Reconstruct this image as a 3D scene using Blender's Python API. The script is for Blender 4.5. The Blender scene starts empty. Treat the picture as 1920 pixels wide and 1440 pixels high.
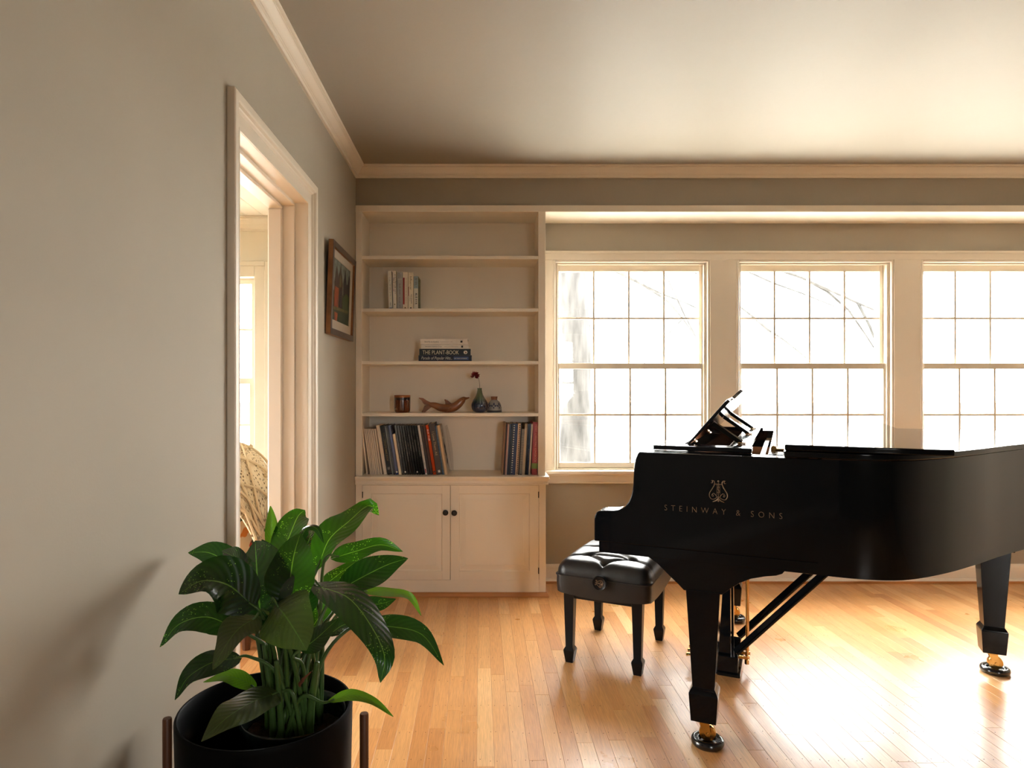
import bpy, bmesh, math, random
from mathutils import Vector, Matrix, noise
random.seed(7)
S = bpy.context.scene
COL = S.collection
R = math.radians
PI = math.pi

# ------------------------------------------------------------------ camera, sky, exposure
EYE = 1.228
F = 1250.0            # focal length in pixels of a 1920 px wide frame
CX, CY = 900.0, 724.0 # principal point
cam_d = bpy.data.cameras.new('camera'); cam = bpy.data.objects.new('camera', cam_d); COL.objects.link(cam)
cam.location = (0, 0, EYE); cam.rotation_euler = (R(90), 0, 0)
cam_d.sensor_fit = 'HORIZONTAL'; cam_d.sensor_width = 36.0; cam_d.lens = F/1920*36
cam_d.shift_x = (960-CX)/1920; cam_d.shift_y = (CY-720)/1920
cam_d.clip_start = .05
S.camera = cam

wd = bpy.data.worlds.new('overcast_sky'); S.world = wd; wd.use_nodes = True
bg = wd.node_tree.nodes['Background']
bg.inputs[0].default_value = (1.0, .985, .96, 1)
bg.inputs[1].default_value = 39.0

def portal(name, loc, rot, sx, sy):
    d = bpy.data.lights.new(name, 'AREA'); d.shape = 'RECTANGLE'; d.size = sx; d.size_y = sy
    d.cycles.is_portal = True
    o = bpy.data.objects.new(name, d); o.location = loc; o.rotation_euler = rot; COL.objects.link(o)
portal('window_portal', (2.08, 4.36, 1.36), (R(-90), 0, 0), 3.4, 1.4)
portal('added_window_portal', (1.35, -2.86, 1.35), (R(90), 0, 0), .5, 1.3)
portal('sunroom_portal', (-2.05, 4.66, 1.36), (R(-90), 0, 0), 1.3, 1.5)
portal('sunroom_side_portal', (-4.16, 2.05, 1.36), (R(-90), 0, R(90)), 2.1, 1.5)

sun_d = bpy.data.lights.new('fill_sun', 'SUN'); sun_d.energy = 17.0; sun_d.angle = R(3); sun_d.color = (1, .95, .87)
fill_sun = bpy.data.objects.new('fill_sun', sun_d); COL.objects.link(fill_sun); fill_sun.rotation_euler = (R(3), 0, 0)   # added nearly overhead: brightens the paving, which bounces light indoors
S.view_settings.view_transform = 'Standard'; S.view_settings.look = 'None'
S.view_settings.gamma = 1.0; S.view_settings.use_curve_mapping = False
S.view_settings.exposure = 0.0
S.cycles.max_bounces = 12; S.cycles.diffuse_bounces = 7; S.cycles.glossy_bounces = 5
S.cycles.transparent_max_bounces = 16; S.cycles.transmission_bounces = 6
S.cycles.sample_clamp_indirect = 12.0
S.cycles.caustics_reflective = False; S.cycles.caustics_refractive = False

# ------------------------------------------------------------------ helpers
def lin(r, g, b):
    f = lambda c: (c/255/12.92) if c/255 <= .04045 else ((c/255+.055)/1.055)**2.4
    return (f(r), f(g), f(b), 1)

def W(px, py, Y):            # the point at depth Y that the photograph shows at px, py (measuring only)
    return Vector(((px-CX)*Y/F, Y, EYE-(py-CY)*Y/F))
def XX(px, Y): return (px-CX)*Y/F
def ZZ(py, Y): return EYE-(py-CY)*Y/F

MATS = {}
def mat(name, col, rough=.5, spec=.5, metal=0.0, var=0.0, vscale=6.0, bump=0.0, bscale=60.0, coat=0.0, coat_r=.05, stretch=None, sheen=0.0):
    if name in MATS: return MATS[name]
    m = bpy.data.materials.new(name); m.use_nodes = True; MATS[name] = m
    nt = m.node_tree; p = nt.nodes['Principled BSDF']; L = nt.links.new
    p.inputs['Base Color'].default_value = col; p.inputs['Roughness'].default_value = rough
    p.inputs['Specular IOR Level'].default_value = spec; p.inputs['Metallic'].default_value = metal
    p.inputs['Coat Weight'].default_value = coat; p.inputs['Coat Roughness'].default_value = coat_r
    p.inputs['Sheen Weight'].default_value = sheen
    tc = nt.nodes.new('ShaderNodeTexCoord'); mp = nt.nodes.new('ShaderNodeMapping')
    L(tc.outputs['Object'], mp.inputs[0])
    if stretch: mp.inputs['Scale'].default_value = stretch
    if var:
        n = nt.nodes.new('ShaderNodeTexNoise'); n.inputs['Scale'].default_value = vscale; n.inputs['Detail'].default_value = 4
        L(mp.outputs[0], n.inputs['Vector'])
        r = nt.nodes.new('ShaderNodeValToRGB')
        r.color_ramp.elements[0].position = .3; r.color_ramp.elements[1].position = .7
        r.color_ramp.elements[0].color = tuple(max(0, c*(1-var)) for c in col[:3])+(1,)
        r.color_ramp.elements[1].color = tuple(min(1, c*(1+var)) for c in col[:3])+(1,)
        L(n.outputs['Fac'], r.inputs[0]); L(r.outputs[0], p.inputs['Base Color'])
    if bump:
        n2 = nt.nodes.new('ShaderNodeTexNoise'); n2.inputs['Scale'].default_value = bscale; n2.inputs['Detail'].default_value = 3
        L(mp.outputs[0], n2.inputs['Vector'])
        b = nt.nodes.new('ShaderNodeBump'); b.inputs['Strength'].default_value = bump; b.inputs['Distance'].default_value = .004
        L(n2.outputs['Fac'], b.inputs['Height']); L(b.outputs[0], p.inputs['Normal'])
    return m

class MB:
    """collects shapes into one mesh"""
    def __init__(s): s.bm = bmesh.new(); s.mi = 0; s.uv = None
    def _tag(s, faces):
        for f in faces: f.material_index = s.mi
    def poly(s, pts):
        f = s.bm.faces.new([s.bm.verts.new(p) for p in pts]); s._tag([f]); return f
    def box(s, x0, x1, y0, y1, z0, z1, bev=0.0, seg=1, M=None):
        a = [(x0,y0,z0),(x1,y0,z0),(x1,y1,z0),(x0,y1,z0),(x0,y0,z1),(x1,y0,z1),(x1,y1,z1),(x0,y1,z1)]
        v = [s.bm.verts.new(M @ Vector(p) if M else p) for p in a]
        fs = [s.bm.faces.new([v[i] for i in q]) for q in ((0,3,2,1),(4,5,6,7),(0,1,5,4),(1,2,6,5),(2,3,7,6),(3,0,4,7))]
        s._tag(fs)
        if bev:
            es = {e for f in fs for e in f.edges}
            r = bmesh.ops.bevel(s.bm, geom=list(es), offset=bev, segments=seg, affect='EDGES', profile=.5)
            s._tag(r['faces'])
    def prism(s, pts, lo, hi, axis='y'):
        """pts 2-D; extruded along axis. y: (x,z), z: (x,y), x: (y,z)"""
        def P(p, h):
            return {'y': (p[0], h, p[1]), 'z': (p[0], p[1], h), 'x': (h, p[0], p[1])}[axis]
        a = [s.bm.verts.new(P(p, lo)) for p in pts]; b = [s.bm.verts.new(P(p, hi)) for p in pts]
        n = len(pts); fs = []
        fs.append(s.bm.faces.new(a)); fs.append(s.bm.faces.new(b[::-1]))
        for i in range(n):
            j = (i+1) % n
            fs.append(s.bm.faces.new([a[j], a[i], b[i], b[j]]))
        s._tag(fs); bmesh.ops.recalc_face_normals(s.bm, faces=fs)
    def tube(s, pts, r, n=8, cap=True, flat=1.0, up=None):
        pts = [Vector(p) for p in pts]; k = len(pts)
        rs = r if isinstance(r, (list, tuple)) else [r]*k
        rings = []; prev = None
        for i, p in enumerate(pts):
            t = (pts[min(i+1,k-1)]-pts[max(i-1,0)])
            t = t.normalized() if t.length > 1e-9 else Vector((0,0,1))
            if up is not None:
                a = Vector(up); a = (a - t*a.dot(t))
                a = a.normalized() if a.length > 1e-6 else t.orthogonal().normalized()
            elif prev is None: a = t.orthogonal().normalized()
            else:
                a = prev - t*prev.dot(t); a = a.normalized() if a.length > 1e-6 else t.orthogonal().normalized()
            prev = a; b = t.cross(a)
            rings.append([s.bm.verts.new(p + a*(rs[i]*flat*math.cos(2*PI*j/n)) + b*(rs[i]*math.sin(2*PI*j/n))) for j in range(n)])
        fs = []
        for i in range(k-1):
            for j in range(n):
                fs.append(s.bm.faces.new([rings[i][j], rings[i][(j+1)%n], rings[i+1][(j+1)%n], rings[i+1][j]]))
        if cap:
            fs.append(s.bm.faces.new(rings[0][::-1])); fs.append(s.bm.faces.new(rings[-1]))
        s._tag(fs)
    def lathe(s, prof, c=(0,0,0), n=32, rib=None, M=None):
        """prof list of (r, z)"""
        rings = []
        for (r, z) in prof:
            ring = []
            for j in range(n):
                a = 2*PI*j/n; q = r*(rib(a, z) if rib else 1)
                p = Vector((c[0]+q*math.cos(a), c[1]+q*math.sin(a), c[2]+z))
                ring.append(s.bm.verts.new(M @ p if M else p))
            rings.append(ring)
        fs = []
        for i in range(len(prof)-1):
            for j in range(n):
                fs.append(s.bm.faces.new([rings[i][j], rings[i][(j+1)%n], rings[i+1][(j+1)%n], rings[i+1][j]]))
        if prof[0][0] > 1e-5: fs.append(s.bm.faces.new(rings[0][::-1]))
        if prof[-1][0] > 1e-5: fs.append(s.bm.faces.new(rings[-1]))
        s._tag(fs)
    def grid(s, fn, nu, nv, uv=False):
        vs = [[s.bm.verts.new(fn(i/nu, j/nv)) for j in range(nv+1)] for i in range(nu+1)]
        if uv and s.uv is None: s.uv = s.bm.loops.layers.uv.new('UVMap')
        fs = []
        for i in range(nu):
            for j in range(nv):
                f = s.bm.faces.new([vs[i][j], vs[i+1][j], vs[i+1][j+1], vs[i][j+1]]); fs.append(f)
                if uv:
                    for l, (a, b) in zip(f.loops, ((i,j),(i+1,j),(i+1,j+1),(i,j+1))): l[s.uv].uv = (a/nu, b/nv)
        s._tag(fs); return vs
    def build(s, name, mats, parent=None, smooth=False, bev=0.0, loc=None, weld=False):
        if weld: bmesh.ops.remove_doubles(s.bm, verts=s.bm.verts[:], dist=1e-6)
        me = bpy.data.meshes.new(name); s.bm.normal_update(); s.bm.to_mesh(me); s.bm.free()
        for m in (mats if isinstance(mats, (list, tuple)) else [mats]): me.materials.append(m)
        o = bpy.data.objects.new(name, me); COL.objects.link(o)
        if parent: o.parent = parent
        if loc: o.location = loc
        if smooth:
            me.shade_smooth() if smooth is True else me.set_sharp_from_angle(angle=R(smooth))
            if smooth is not True:
                for p in me.polygons: p.use_smooth = True
        if bev:
            b = o.modifiers.new('bevel', 'BEVEL'); b.width = bev; b.segments = 2; b.limit_method = 'ANGLE'; b.angle_limit = R(35)
            for p in me.polygons: p.use_smooth = True
            b.harden_normals = True
        return o

def empty(name, loc=(0,0,0), rz=0.0):
    o = bpy.data.objects.new(name, None); COL.objects.link(o); o.location = loc; o.rotation_euler = (0,0,rz); o.empty_display_size = .1
    return o
def tag(o, label=None, cat=None, group=None, kind=None):
    if label: o['label'] = label
    if cat: o['category'] = cat
    if group: o['group'] = group
    if kind: o['kind'] = kind
    return o
def struct(o, label, cat): return tag(o, label, cat, kind='structure')

def catmull(pts, per=6):
    pts = [Vector(p) for p in pts]; q = [pts[0]*2-pts[1]] + pts + [pts[-1]*2-pts[-2]]; out = []
    for i in range(1, len(q)-2):
        a, b, c, d = q[i-1], q[i], q[i+1], q[i+2]
        for k in range(per):
            t = k/per
            out.append(.5*((2*b)+(c-a)*t+(2*a-5*b+4*c-d)*t*t+(3*b-a-3*c+d)*t**3))
    out.append(pts[-1]); return out

def text(body, size, m, parent, M, name='lettering', thin=0.0, fit=None, fith=None, shear=0.0, ext=.0002, align='CENTER', spacing=1.0, label=None):
    cu = bpy.data.curves.new('t', 'FONT'); cu.body = body; cu.size = size; cu.extrude = ext; cu.shear = shear; cu.offset = -thin*size
    cu.align_x = 'CENTER'; cu.align_y = 'CENTER'; cu.space_character = spacing; cu.resolution_u = 3
    o = bpy.data.objects.new('t', cu); COL.objects.link(o)
    bpy.context.view_layer.update()
    me = bpy.data.meshes.new_from_object(o.evaluated_get(bpy.context.evaluated_depsgraph_get()))
    bpy.data.objects.remove(o); bpy.data.curves.remove(cu)
    xs = [v.co.x for v in me.vertices]; ys = [v.co.y for v in me.vertices]
    if xs:
        w = max(xs)-min(xs); h = max(ys)-min(ys)
        sx = fit/w if fit else 1; sy = fith/h if fith else 1
        mx = (max(xs)+min(xs))/2; my = (max(ys)+min(ys))/2
        for v in me.vertices: v.co.x = (v.co.x-mx)*sx; v.co.y = (v.co.y-my)*sy
    me.materials.clear(); me.materials.append(m); me.name = name
    t = bpy.data.objects.new(name, me); COL.objects.link(t); t.parent = parent; t.matrix_local = M
    if label: t['label'] = label
    return t
def face_front(x, y, z): return Matrix.Translation((x,y,z)) @ Matrix.Rotation(R(90), 4, 'X')
def face_down(x, y, z):   # reads from top to bottom on a face that looks to -Y
    return Matrix.Translation((x,y,z)) @ Matrix(((0,1,0,0),(0,0,-1,0),(-1,0,0,0),(0,0,0,1)))

# ------------------------------------------------------------------ materials
M_WALL   = mat('greige_wall_paint', lin(164,156,142), .75, .25, var=.03, vscale=2, bump=.06, bscale=180)
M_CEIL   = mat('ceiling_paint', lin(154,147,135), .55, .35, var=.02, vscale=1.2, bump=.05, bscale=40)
M_TRIM   = mat('cream_trim_paint', lin(230,221,207), .38, .45, var=.02, vscale=3, bump=.03, bscale=70)
M_CAB    = mat('cream_cabinet_paint', lin(238,227,210), .42, .42, var=.025, vscale=3, bump=.05, bscale=90, stretch=(1,1,.25))
M_SASH   = mat('window_sash_paint', lin(206,195,178), .4, .45, var=.03, vscale=5, bump=.05, bscale=80)
M_SUN    = mat('sunroom_paint', lin(206,200,184), .6, .3, var=.02)
M_DARK   = mat('near_black_lining', lin(16,12,10), .8, .1)
M_PIANO  = mat('black_piano_lacquer', (.0035,.0038,.0045,1), .07, .2, bump=.012, bscale=9)
M_BLACKW = mat('black_satin_wood', (.004,.004,.0045,1), .28, .25, bump=.03, bscale=30)
M_GOLD   = mat('gold_leaf', lin(128,104,80), .5, .5, metal=.7)
M_BRASS  = mat('polished_brass', lin(205,160,90), .22, .5, metal=1.0, var=.12, vscale=20)
M_LEATHER= mat('black_leather', (.008,.008,.0085,1), .33, .5, bump=.18, bscale=420, var=.15, vscale=12)
M_IVORY  = mat('white_key', lin(240,232,215), .2, .5, coat=.5)
M_WALNUT = mat('walnut_dowel', lin(88,52,30), .45, .4, var=.25, vscale=8, stretch=(6,6,.6))
M_INNER  = mat('inner_rim_wood', lin(184,120,78), .4, .4, var=.15, vscale=5, stretch=(.4,.4,6))
M_POT    = mat('matte_black_planter', (.003,.0028,.003,1), .55, .06, var=.1, vscale=3, bump=.03, bscale=50)
M_NURS   = mat('dark_green_plastic', (.008,.016,.014,1), .2, .5, coat=.3)
M_SOIL   = mat('potting_soil', lin(48,34,24), .95, .1, var=.5, vscale=60, bump=1, bscale=120)
M_KNOB   = mat('dark_iron_knob', lin(34,30,28), .4, .5, metal=.3)
M_PAPER  = mat('page_block', lin(214,198,170), .85, .2, var=.06, vscale=60, stretch=(8,1,1))
M_STONEG = mat('outdoor_ground', lin(214,211,204), .9, .1, var=.2, vscale=2)
M_BARK   = mat('tree_bark', lin(60,59,58), .95, .1, var=.4, vscale=14, bump=1, bscale=30, stretch=(1,1,.25))
M_SIDING = mat('house_siding', lin(205,208,215), .8, .2, var=.04)
M_ROOF   = mat('house_roof', lin(150,156,168), .8, .2, var=.1)

def glass_mat(name='window_glass', f0=.03, f90=.35):
    m = bpy.data.materials.new(name); m.use_nodes = True; nt = m.node_tree; nt.nodes.clear(); L = nt.links.new
    out = nt.nodes.new('ShaderNodeOutputMaterial'); mx = nt.nodes.new('ShaderNodeMixShader')
    tr = nt.nodes.new('ShaderNodeBsdfTransparent'); gl = nt.nodes.new('ShaderNodeBsdfGlossy'); lw = nt.nodes.new('ShaderNodeLayerWeight'); lw.inputs[0].default_value = .5
    tr.inputs[0].default_value = (.975,.985,.98,1); gl.inputs['Roughness'].default_value = .02
    pw = nt.nodes.new('ShaderNodeMath'); pw.operation = 'POWER'; pw.inputs[1].default_value = 5; L(lw.outputs['Facing'], pw.inputs[0])
    mr = nt.nodes.new('ShaderNodeMapRange'); mr.inputs[3].default_value = f0; mr.inputs[4].default_value = f90; L(pw.outputs[0], mr.inputs[0])
    L(mr.outputs[0], mx.inputs[0]); L(tr.outputs[0], mx.inputs[1]); L(gl.outputs[0], mx.inputs[2]); L(mx.outputs[0], out.inputs[0])
    return m
M_GLASS = glass_mat()

def floor_mat():
    m = bpy.data.materials.new('oak_strip_floor'); m.use_nodes = True; nt = m.node_tree; L = nt.links.new; N = nt.nodes.new
    p = nt.nodes['Principled BSDF']
    tc = N('ShaderNodeTexCoord'); at = N('ShaderNodeAttribute'); at.attribute_name = 'tone'
    mul = N('ShaderNodeVectorMath'); mul.operation = 'MULTIPLY'; mul.inputs[1].default_value = (37, 91, 13)
    comb = N('ShaderNodeCombineXYZ')
    for i in range(3): L(at.outputs['Fac'], comb.inputs[i])
    L(comb.outputs[0], mul.inputs[0])
    add = N('ShaderNodeVectorMath'); add.operation = 'ADD'; L(tc.outputs['Object'], add.inputs[0]); L(mul.outputs[0], add.inputs[1])
    mp = N('ShaderNodeMapping'); mp.inputs['Scale'].default_value = (1, .03, 1); L(add.outputs[0], mp.inputs[0])
    n1 = N('ShaderNodeTexNoise'); n1.inputs['Scale'].default_value = 24; n1.inputs['Detail'].default_value = 2; n1.inputs['Distortion'].default_value = .25; L(mp.outputs[0], n1.inputs['Vector'])
    # cathedral figure: rings of a stretched noise field
    rg = N('ShaderNodeMath'); rg.operation = 'MULTIPLY'; rg.inputs[1].default_value = 60; L(n1.outputs['Fac'], rg.inputs[0])
    sn = N('ShaderNodeMath'); sn.operation = 'SINE'; L(rg.outputs[0], sn.inputs[0])
    mp2 = N('ShaderNodeMapping'); mp2.inputs['Scale'].default_value = (1, .03, 1); L(add.outputs[0], mp2.inputs[0])
    n2 = N('ShaderNodeTexNoise'); n2.inputs['Scale'].default_value = 520; n2.inputs['Detail'].default_value = 2; L(mp2.outputs[0], n2.inputs['Vector'])
    ramp = N('ShaderNodeValToRGB'); cr = ramp.color_ramp
    cr.elements[0].position = 0; cr.elements[0].color = lin(190,126,70)
    cr.elements[1].position = 1; cr.elements[1].color = lin(240,196,138)
    e = cr.elements.new(.5); e.color = lin(216,158,98)
    L(at.outputs['Fac'], ramp.inputs[0])
    mr = N('ShaderNodeMapRange'); mr.inputs[1].default_value = -1; mr.inputs[2].default_value = 1; mr.inputs[3].default_value = .955; mr.inputs[4].default_value = 1.03; L(sn.outputs[0], mr.inputs[0])
    mr2 = N('ShaderNodeMapRange'); mr2.inputs[1].default_value = .35; mr2.inputs[2].default_value = .6; mr2.inputs[3].default_value = .84; mr2.inputs[4].default_value = 1.04; L(n2.outputs['Fac'], mr2.inputs[0])
    mm = N('ShaderNodeMath'); mm.operation = 'MULTIPLY'; L(mr.outputs[0], mm.inputs[0]); L(mr2.outputs[0], mm.inputs[1])
    vm = N('ShaderNodeVectorMath'); vm.operation = 'SCALE'; L(ramp.outputs[0], vm.inputs[0]); L(mm.outputs[0], vm.inputs['Scale'])
    L(vm.outputs[0], p.inputs['Base Color'])
    n3 = N('ShaderNodeTexNoise'); n3.inputs['Scale'].default_value = 3.5; n3.inputs['Detail'].default_value = 5; L(tc.outputs['Object'], n3.inputs['Vector'])
    mr3 = N('ShaderNodeMapRange'); mr3.inputs[1].default_value = .3; mr3.inputs[2].default_value = .7; mr3.inputs[3].default_value = .26; mr3.inputs[4].default_value = .40; L(n3.outputs['Fac'], mr3.inputs[0])
    L(mr3.outputs[0], p.inputs['Roughness']); p.inputs['Specular IOR Level'].default_value = .5; p.inputs['Coat Weight'].default_value = .35; p.inputs['Coat Roughness'].default_value = .27
    b = N('ShaderNodeBump'); b.inputs['Strength'].default_value = .12; b.inputs['Distance'].default_value = .002; L(n2.outputs['Fac'], b.inputs['Height']); L(b.outputs[0], p.inputs['Normal'])
    return m
M_FLOOR = floor_mat()

# ------------------------------------------------------------------ main planes
XL = -.728           # left wall
YB = 3.906           # back wall above the bookcase
YF = 3.890           # face of the built-in
YW = 4.173           # window wall
ZC = 2.512           # ceiling
XR = 3.95; YR = -2.65
XL2 = -.8655         # far side of the left wall
D0, D1, DZ = 2.012, 2.81, 2.0   # door opening
YS = 4.45; ZS = 2.352; XS = -3.95    # next room

# ------------------------------------------------------------------ floor
b = MB(); b.box(XL2+.02, XR+.1, YR-.1, YW+.12, -.08, -.012); b.box(XS-.1, XL2+.02, YR-.1, YS+.12, -.08, -.012)
floor = struct(b.build('floor', M_DARK), 'honey coloured oak strip floor running toward the windows', 'floor')
PITCH = .0571
def board(mb, x0, x1, y0, y1, tone):
    g = .00022; x0 += g; x1 -= g; y0 += g; y1 -= g; c = .0006
    lay = mb.bm.verts.layers.float.get('tone') or mb.bm.verts.layers.float.new('tone')
    dz = random.uniform(-.0003, 0)
    lo = [(x0,y0),(x1,y0),(x1,y1),(x0,y1)]; hi = [(x0+c,y0+c),(x1-c,y0+c),(x1-c,y1-c),(x0+c,y1-c)]
    A = [mb.bm.verts.new((p[0],p[1],-.013)) for p in lo]; B = [mb.bm.verts.new((p[0],p[1],-c*.7+dz)) for p in lo]; T = [mb.bm.verts.new((p[0],p[1],dz)) for p in hi]
    for v in A+B+T: v[lay] = tone
    mb.bm.faces.new(T)
    for i in range(4):
        j = (i+1) % 4
        mb.bm.faces.new([A[i],A[j],B[j],B[i]]); mb.bm.faces.new([B[i],B[j],T[j],T[i]])
rest = MB(); n_b = 0
nails = MB()
NAILY = [2.19, 2.365, 2.563, 2.78, 3.02, 3.28, 3.56, 3.84]
x = XS
while x < XR:
    y = YR + random.uniform(-.9, 0)
    yend = YS+.05 if x < XL2-.06 else YW+.05
    while y < yend:
        ln = random.uniform(.45, 1.5); y1 = min(y+ln, yend)
        tone = min(1, max(0, random.gauss(.48, .16)))
        seen = x > XL-.06 and y1 > 2.05 and x < 3.4 and not (y > YW)
        seen = seen and (x+PITCH)/max(y1,.1) < (1920-900)/F+.02
        if seen:
            mb = MB(); board(mb, x, x+PITCH, max(y, YR), y1, tone); mb.build('floor_board', M_FLOOR, floor); n_b += 1
        else: board(rest, x, x+PITCH, max(y, YR), y1, tone)
        y = y1
    if XL < x < 1.9:
        for ny in NAILY:
            for fx in (.2, .8):
                if random.random() < .85:
                    nails.lathe([(.0016,.0),(.0014,.0004),(0,.0005)], (x+PITCH*fx+random.uniform(-.003,.003), ny+random.uniform(-.008,.008), 0), 6)
    x += PITCH
tag(rest.build('floor_board', M_FLOOR, floor), kind='stuff')
tag(nails.build('floor_nail', mat('nail_plug', lin(70,40,20), .7), floor), kind='stuff')

# ------------------------------------------------------------------ walls and ceiling
b = MB()
b.box(XL2, XL, YR, D0, 0, ZC+.1); b.box(XL2, XL, D1, YW+.2, 0, ZC+.1); b.box(XL2, XL, D0, D1, DZ, ZC+.1)
struct(b.build('wall_left', M_WALL), 'greige left wall with the cased doorway', 'wall')
b = MB()
b.box(XL, XR, YB, YW+.16, 2.27, ZC+.1)
b.box(XL, .384, YW, YW+.16, 0, 2.27)
WC = [.944, 2.090, 3.236]; HO = .478; WZ0, WZ1 = .70, 2.005
b.box(.384, WC[0]-HO, YW, YW+.16, 0, 2.27); b.box(WC[0]+HO, WC[1]-HO, YW, YW+.16, 0, 2.27)
b.box(WC[1]+HO, WC[2]-HO, YW, YW+.16, 0, 2.27); b.box(WC[2]+HO, XR, YW, YW+.16, 0, 2.27)
for c in WC:
    b.box(c-HO, c+HO, YW, YW+.16, 0, WZ0); b.box(c-HO, c+HO, YW, YW+.16, WZ1, 2.27)
struct(b.build('wall_back', M_WALL), 'greige back wall holding the row of windows', 'wall')
b = MB(); b.box(XL2, XR+.1, YR-.1, YW+.2, ZC, ZC+.12)
struct(b.build('ceiling', M_CEIL), 'smooth cream plaster ceiling over the piano room', 'ceiling')
b = MB(); b.box(XR, XR+.15, YR, YW, 0, ZC+.1)
struct(b.build('wall_right', M_WALL), 'greige right wall beyond the piano', 'wall')
RW = (1.10, 1.60)
b = MB(); b.box(XL2, RW[0], YR-.15, YR, 0, ZC+.1); b.box(RW[1], XR+.15, YR-.15, YR, 0, ZC+.1); b.box(RW[0], RW[1], YR-.15, YR, 0, .70); b.box(RW[0], RW[1], YR-.15, YR, 2.0, ZC+.1)
struct(b.build('wall_rear', mat('darkened_rear_wall', lin(84,80,66), .8, .2)), 'unseen rear wall behind the viewer, darkened for dim piano reflections', 'wall')  # unseen wall darkened to keep the piano's reflection dim

# soffit panel and header casing over bookcase and alcove
b = MB(); b.box(XL, XR, YF+.004, YW, 2.246, 2.27)
struct(b.build('trim_1', mat('brightened_trim_paint', lin(240,234,222), .5, .4)), 'cream soffit board above the window alcove', 'trim')  # trim paint whitened here, putting window light into the colour
b = MB(); b.box(XL+.001, XR, YF, YF+.022, 2.2455, 2.2835, bev=.0015)
struct(b.build('trim_2', M_CAB), 'flat cream header board across bookcase and alcove', 'trim')

# crown moulding
def crown_profile():   # (distance from wall, height below ceiling)
    return [(0,-.066),(.012,-.066),(.014,-.062),(.014,-.052),(.019,-.049),(.019,-.046),(.022,-.045),(.028,-.040),(.036,-.029),(.042,-.019),(.045,-.016),(.048,-.016),(.048,-.012),(.056,-.010),(.058,-.005),(.058,0),(0,0)]
b = MB(); pr = crown_profile()
def sweep_corner(b, path, dirs, prof, z):
    rings = [[b.bm.verts.new((p[0]+d[0]*q[0], p[1]+d[1]*q[0], z+q[1])) for q in prof] for p, d in zip(path, dirs)]
    n = len(prof)
    for i in range(len(rings)-1):
        for j in range(n):
            b.bm.faces.new([rings[i][j], rings[i][(j+1)%n], rings[i+1][(j+1)%n], rings[i+1][j]])
    b.bm.faces.new(rings[0]); b.bm.faces.new(rings[-1][::-1])
    bmesh.ops.recalc_face_normals(b.bm, faces=b.bm.faces[:])
sweep_corner(b, [(XL,YR),(XL,YB),(XR,YB)], [(1,1),(1,-1),(-1,-1)], pr, ZC)
struct(b.build('trim_3', M_TRIM), 'cream crown moulding along left and back walls', 'trim')

# door casing (left wall)
def door_casing():
    root = struct(empty('trim_4', (XL, (D0+D1)/2, 0)), 'cream moulded casing around the left doorway', 'trim')
    # profile: q = distance from opening edge outward, p = projection from wall
    prof = [(0,0),(0,.004),(.006,.0045),(.008,.003),(.02,.003),(.046,.005),(.052,.012),(.056,.014),(.060,.022),(.066,.024),(.088,.024),(.092,.021),(.092,0)]
    def side(y, sgn, name):
        b = MB()
        lo = [b.bm.verts.new((p, y+sgn*q-(D0+D1)/2, 0)) for q, p in prof]
        hi = [b.bm.verts.new((p, y+sgn*q-(D0+D1)/2, DZ+q)) for q, p in prof]
        n = len(prof)
        for j in range(n): b.bm.faces.new([lo[j], lo[(j+1)%n], hi[(j+1)%n], hi[j]])
        b.bm.faces.new(lo); b.bm.faces.new(hi[::-1]); bmesh.ops.recalc_face_normals(b.bm, faces=b.bm.faces[:])
        b.build(name, M_TRIM, root)
    side(D1, 1, 'side_casing'); side(D0, -1, 'side_casing')
    b = MB(); c0 = (D0+D1)/2
    lo = [b.bm.verts.new((p, D0-q-c0, DZ+q)) for q, p in prof]; hi = [b.bm.verts.new((p, D1+q-c0, DZ+q)) for q, p in prof]
    n = len(prof)
    for j in range(n): b.bm.faces.new([lo[j], lo[(j+1)%n], hi[(j+1)%n], hi[j]])
    b.bm.faces.new(lo); b.bm.faces.new(hi[::-1]); bmesh.ops.recalc_face_normals(b.bm, faces=b.bm.faces[:])
    b.build('head_casing', M_TRIM, root)
    # jamb boards with a stop
    w = XL2-XL
    b = MB(); b.box(w-.002, .0, D1-c0-.001, D1-c0+.012, 0, DZ+.012); b.box(w-.022, -.050, D1-c0-.014, D1-c0, 0, DZ-.014, bev=.002)
    b.box(w-.022, -.098, D1-c0-.028, D1-c0-.014, 0, DZ-.028, bev=.006)
    b.build('jamb', M_TRIM, root)
    b = MB(); b.box(w-.002, .0, D0-c0-.012, D0-c0+.001, 0, DZ+.012); b.box(w-.022, -.050, D0-c0, D0-c0+.014, 0, DZ-.014, bev=.002)
    b.build('jamb', M_TRIM, root)
    b = MB(); b.box(w-.002, .0, D0-c0, D1-c0, DZ-.001, DZ+.012); b.box(w-.022, -.050, D0-c0, D1-c0, DZ-.014, DZ, bev=.002)
    b.box(w-.022, -.098, D0-c0, D1-c0, DZ-.028, DZ-.014, bev=.004)
    b.build('head_jamb', M_TRIM, root)
door_casing()

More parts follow.
